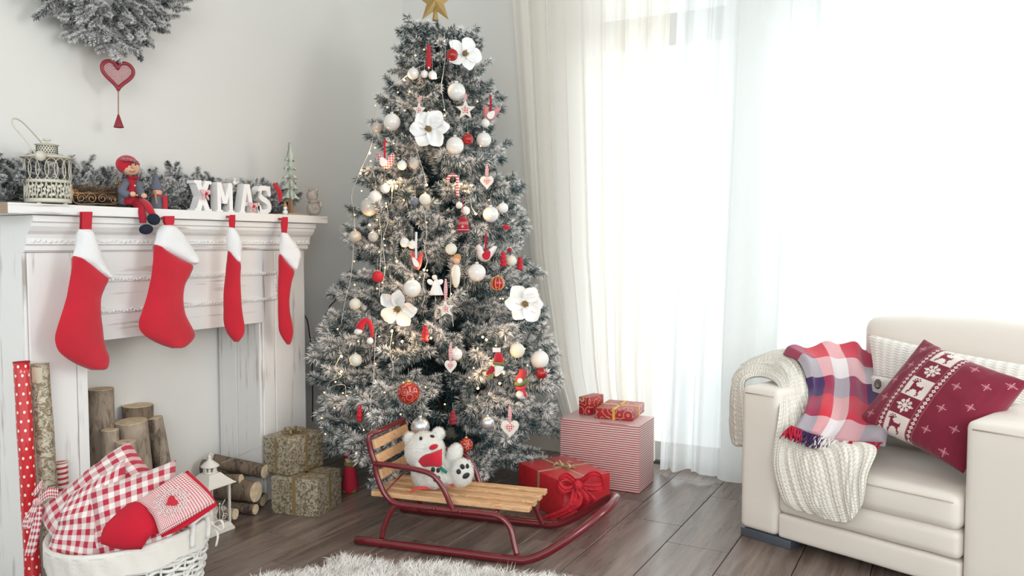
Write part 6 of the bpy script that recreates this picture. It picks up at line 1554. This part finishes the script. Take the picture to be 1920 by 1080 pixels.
# ------------------------------------------------------------------ light strings
ls = thing('light_string', 'warm white fairy light string wound through the christmas tree', 'string lights', (TX, TY, 0))
m_bulb = M('warm_bulb_glow', (1, .7, .4), .4, emit=((1.0, .50, .22), 2.6)); m_bulb2 = M('bright_bulb_glow', (1, .75, .45), .4, emit=((1.0, .58, .26), 6))
STR = [[(778, 92), (779, 110), (800, 118), (778, 130), (750, 152), (716, 176), (704, 200), (700, 255), (692, 285), (676, 320), (660, 365), (664, 400), (664, 440), (661, 490), (657, 525), (648, 560), (640, 605)],
       [(833, 60), (835, 100), (832, 130), (828, 165), (834, 205), (834, 215), (798, 245), (780, 268), (784, 290), (795, 325), (800, 347)], [(735, 340), (733, 380), (712, 400), (715, 440), (714, 480), (712, 520), (711, 556)],
       [(724, 380), (728, 410), (718, 450), (720, 480), (722, 502), (718, 530)], [(796, 394), (798, 412), (800, 440), (796, 465), (801, 490), (796, 505)], [(882, 372), (885, 390), (893, 401)], [(797, 512), (793, 535), (797, 555), (790, 575)],
       [(846, 500), (845, 560), (850, 612)], [(705, 622), (703, 650), (702, 680), (700, 715), (696, 740), (694, 770)], [(736, 622), (732, 645), (731, 665), (737, 685), (735, 710)], [(640, 665), (628, 690), (640, 705), (620, 715), (614, 730), (630, 722), (648, 725), (640, 760), (615, 755), (612, 780), (603, 785)]]
for P in STR:
    Q = []
    for i, (x, y) in enumerate(P): Q.append(surf2(x, y, .045 + .006 * (i % 2)))
    MB().tube(spline(Q, 5), .0011, 5).build('wire', M('clear_wire', (.62, .60, .56), .3), ls)
BUL = [(795, 93), (779, 104), (833, 77), (804, 127), (768, 172), (746, 173), (704, 198), (726, 201), (759, 207), (803, 210), (834, 217), (833, 206), (895, 190), (770, 243), (777, 249), (738, 269), (901, 274), (703, 277), (695, 302), (679, 319), (678, 358), (735, 358), (724, 381), (724, 387), (757, 375), (665, 403), (707, 412), (800, 417), (711, 432), (720, 448), (722, 460), (711, 472), (722, 502), (664, 490), (744, 489), (801, 507), (787, 520), (707, 541), (717, 530), (665, 534), (659, 577), (956, 491), (818, 551), (846, 551), (938, 560), (943, 560), (633, 617), (711, 631), (776, 627), (737, 643), (734, 622), (984, 654), (704, 682), (888, 690), (989, 685), (930, 648), (608, 736), (629, 716), (721, 736), (798, 726), (757, 718), (643, 737), (627, 765), (690, 776), (751, 777), (603, 784), (682, 806), (610, 814), (668, 850), (880, 708), (1010, 705), (917, 375), (858, 100), (872, 358), (945, 700), (834, 758), (650, 742), (672, 640)]
BRT = [(693, 287), (800, 347), (744, 349), (817, 146), (865, 345), (892, 401), (731, 340), (676, 325), (744, 490), (795, 506), (640, 668), (640, 697), (808, 634), (754, 640), (735, 620), (905, 632), (912, 637), (944, 698), (937, 719), (896, 728), (758, 150), (693, 422)]
mbu = MB().ball((0, 0, 0), .0032, 8); tmp = mbu.build('bulb', m_bulb, ls); bme = tmp.data; bpy.data.objects.remove(tmp)
me2 = MB().ball((0, 0, 0), .0046, 10); tmp = me2.build('bulb', m_bulb2, ls); bme2 = tmp.data; bpy.data.objects.remove(tmp)
off_ = wloc(ls)
for me_ in (bme, bme2):
    cs = np.zeros(len(me_.vertices) * 3, dtype=np.float32); me_.vertices.foreach_get('co', cs); cs = cs.reshape(-1, 3); cs -= cs.mean(0); me_.vertices.foreach_set('co', cs.ravel())
for L_, me_, of in ((BUL, bme, .052), (BRT, bme2, .05)):
    for (x, y) in L_:
        o = bpy.data.objects.new('bulb', me_); COL.objects.link(o); o.parent = ls; o.location = surf2(x, y, of) - off_

for i, (x, y) in enumerate(BRT):
    pl_ = bpy.data.lights.new('fairy_bulb', 'POINT'); pl_.energy = .16; pl_.color = (1.0, .58, .25); pl_.shadow_soft_size = .012
    o = bpy.data.objects.new('fairy_bulb_light', pl_); COL.objects.link(o); o.location = surf2(x, y, .062)
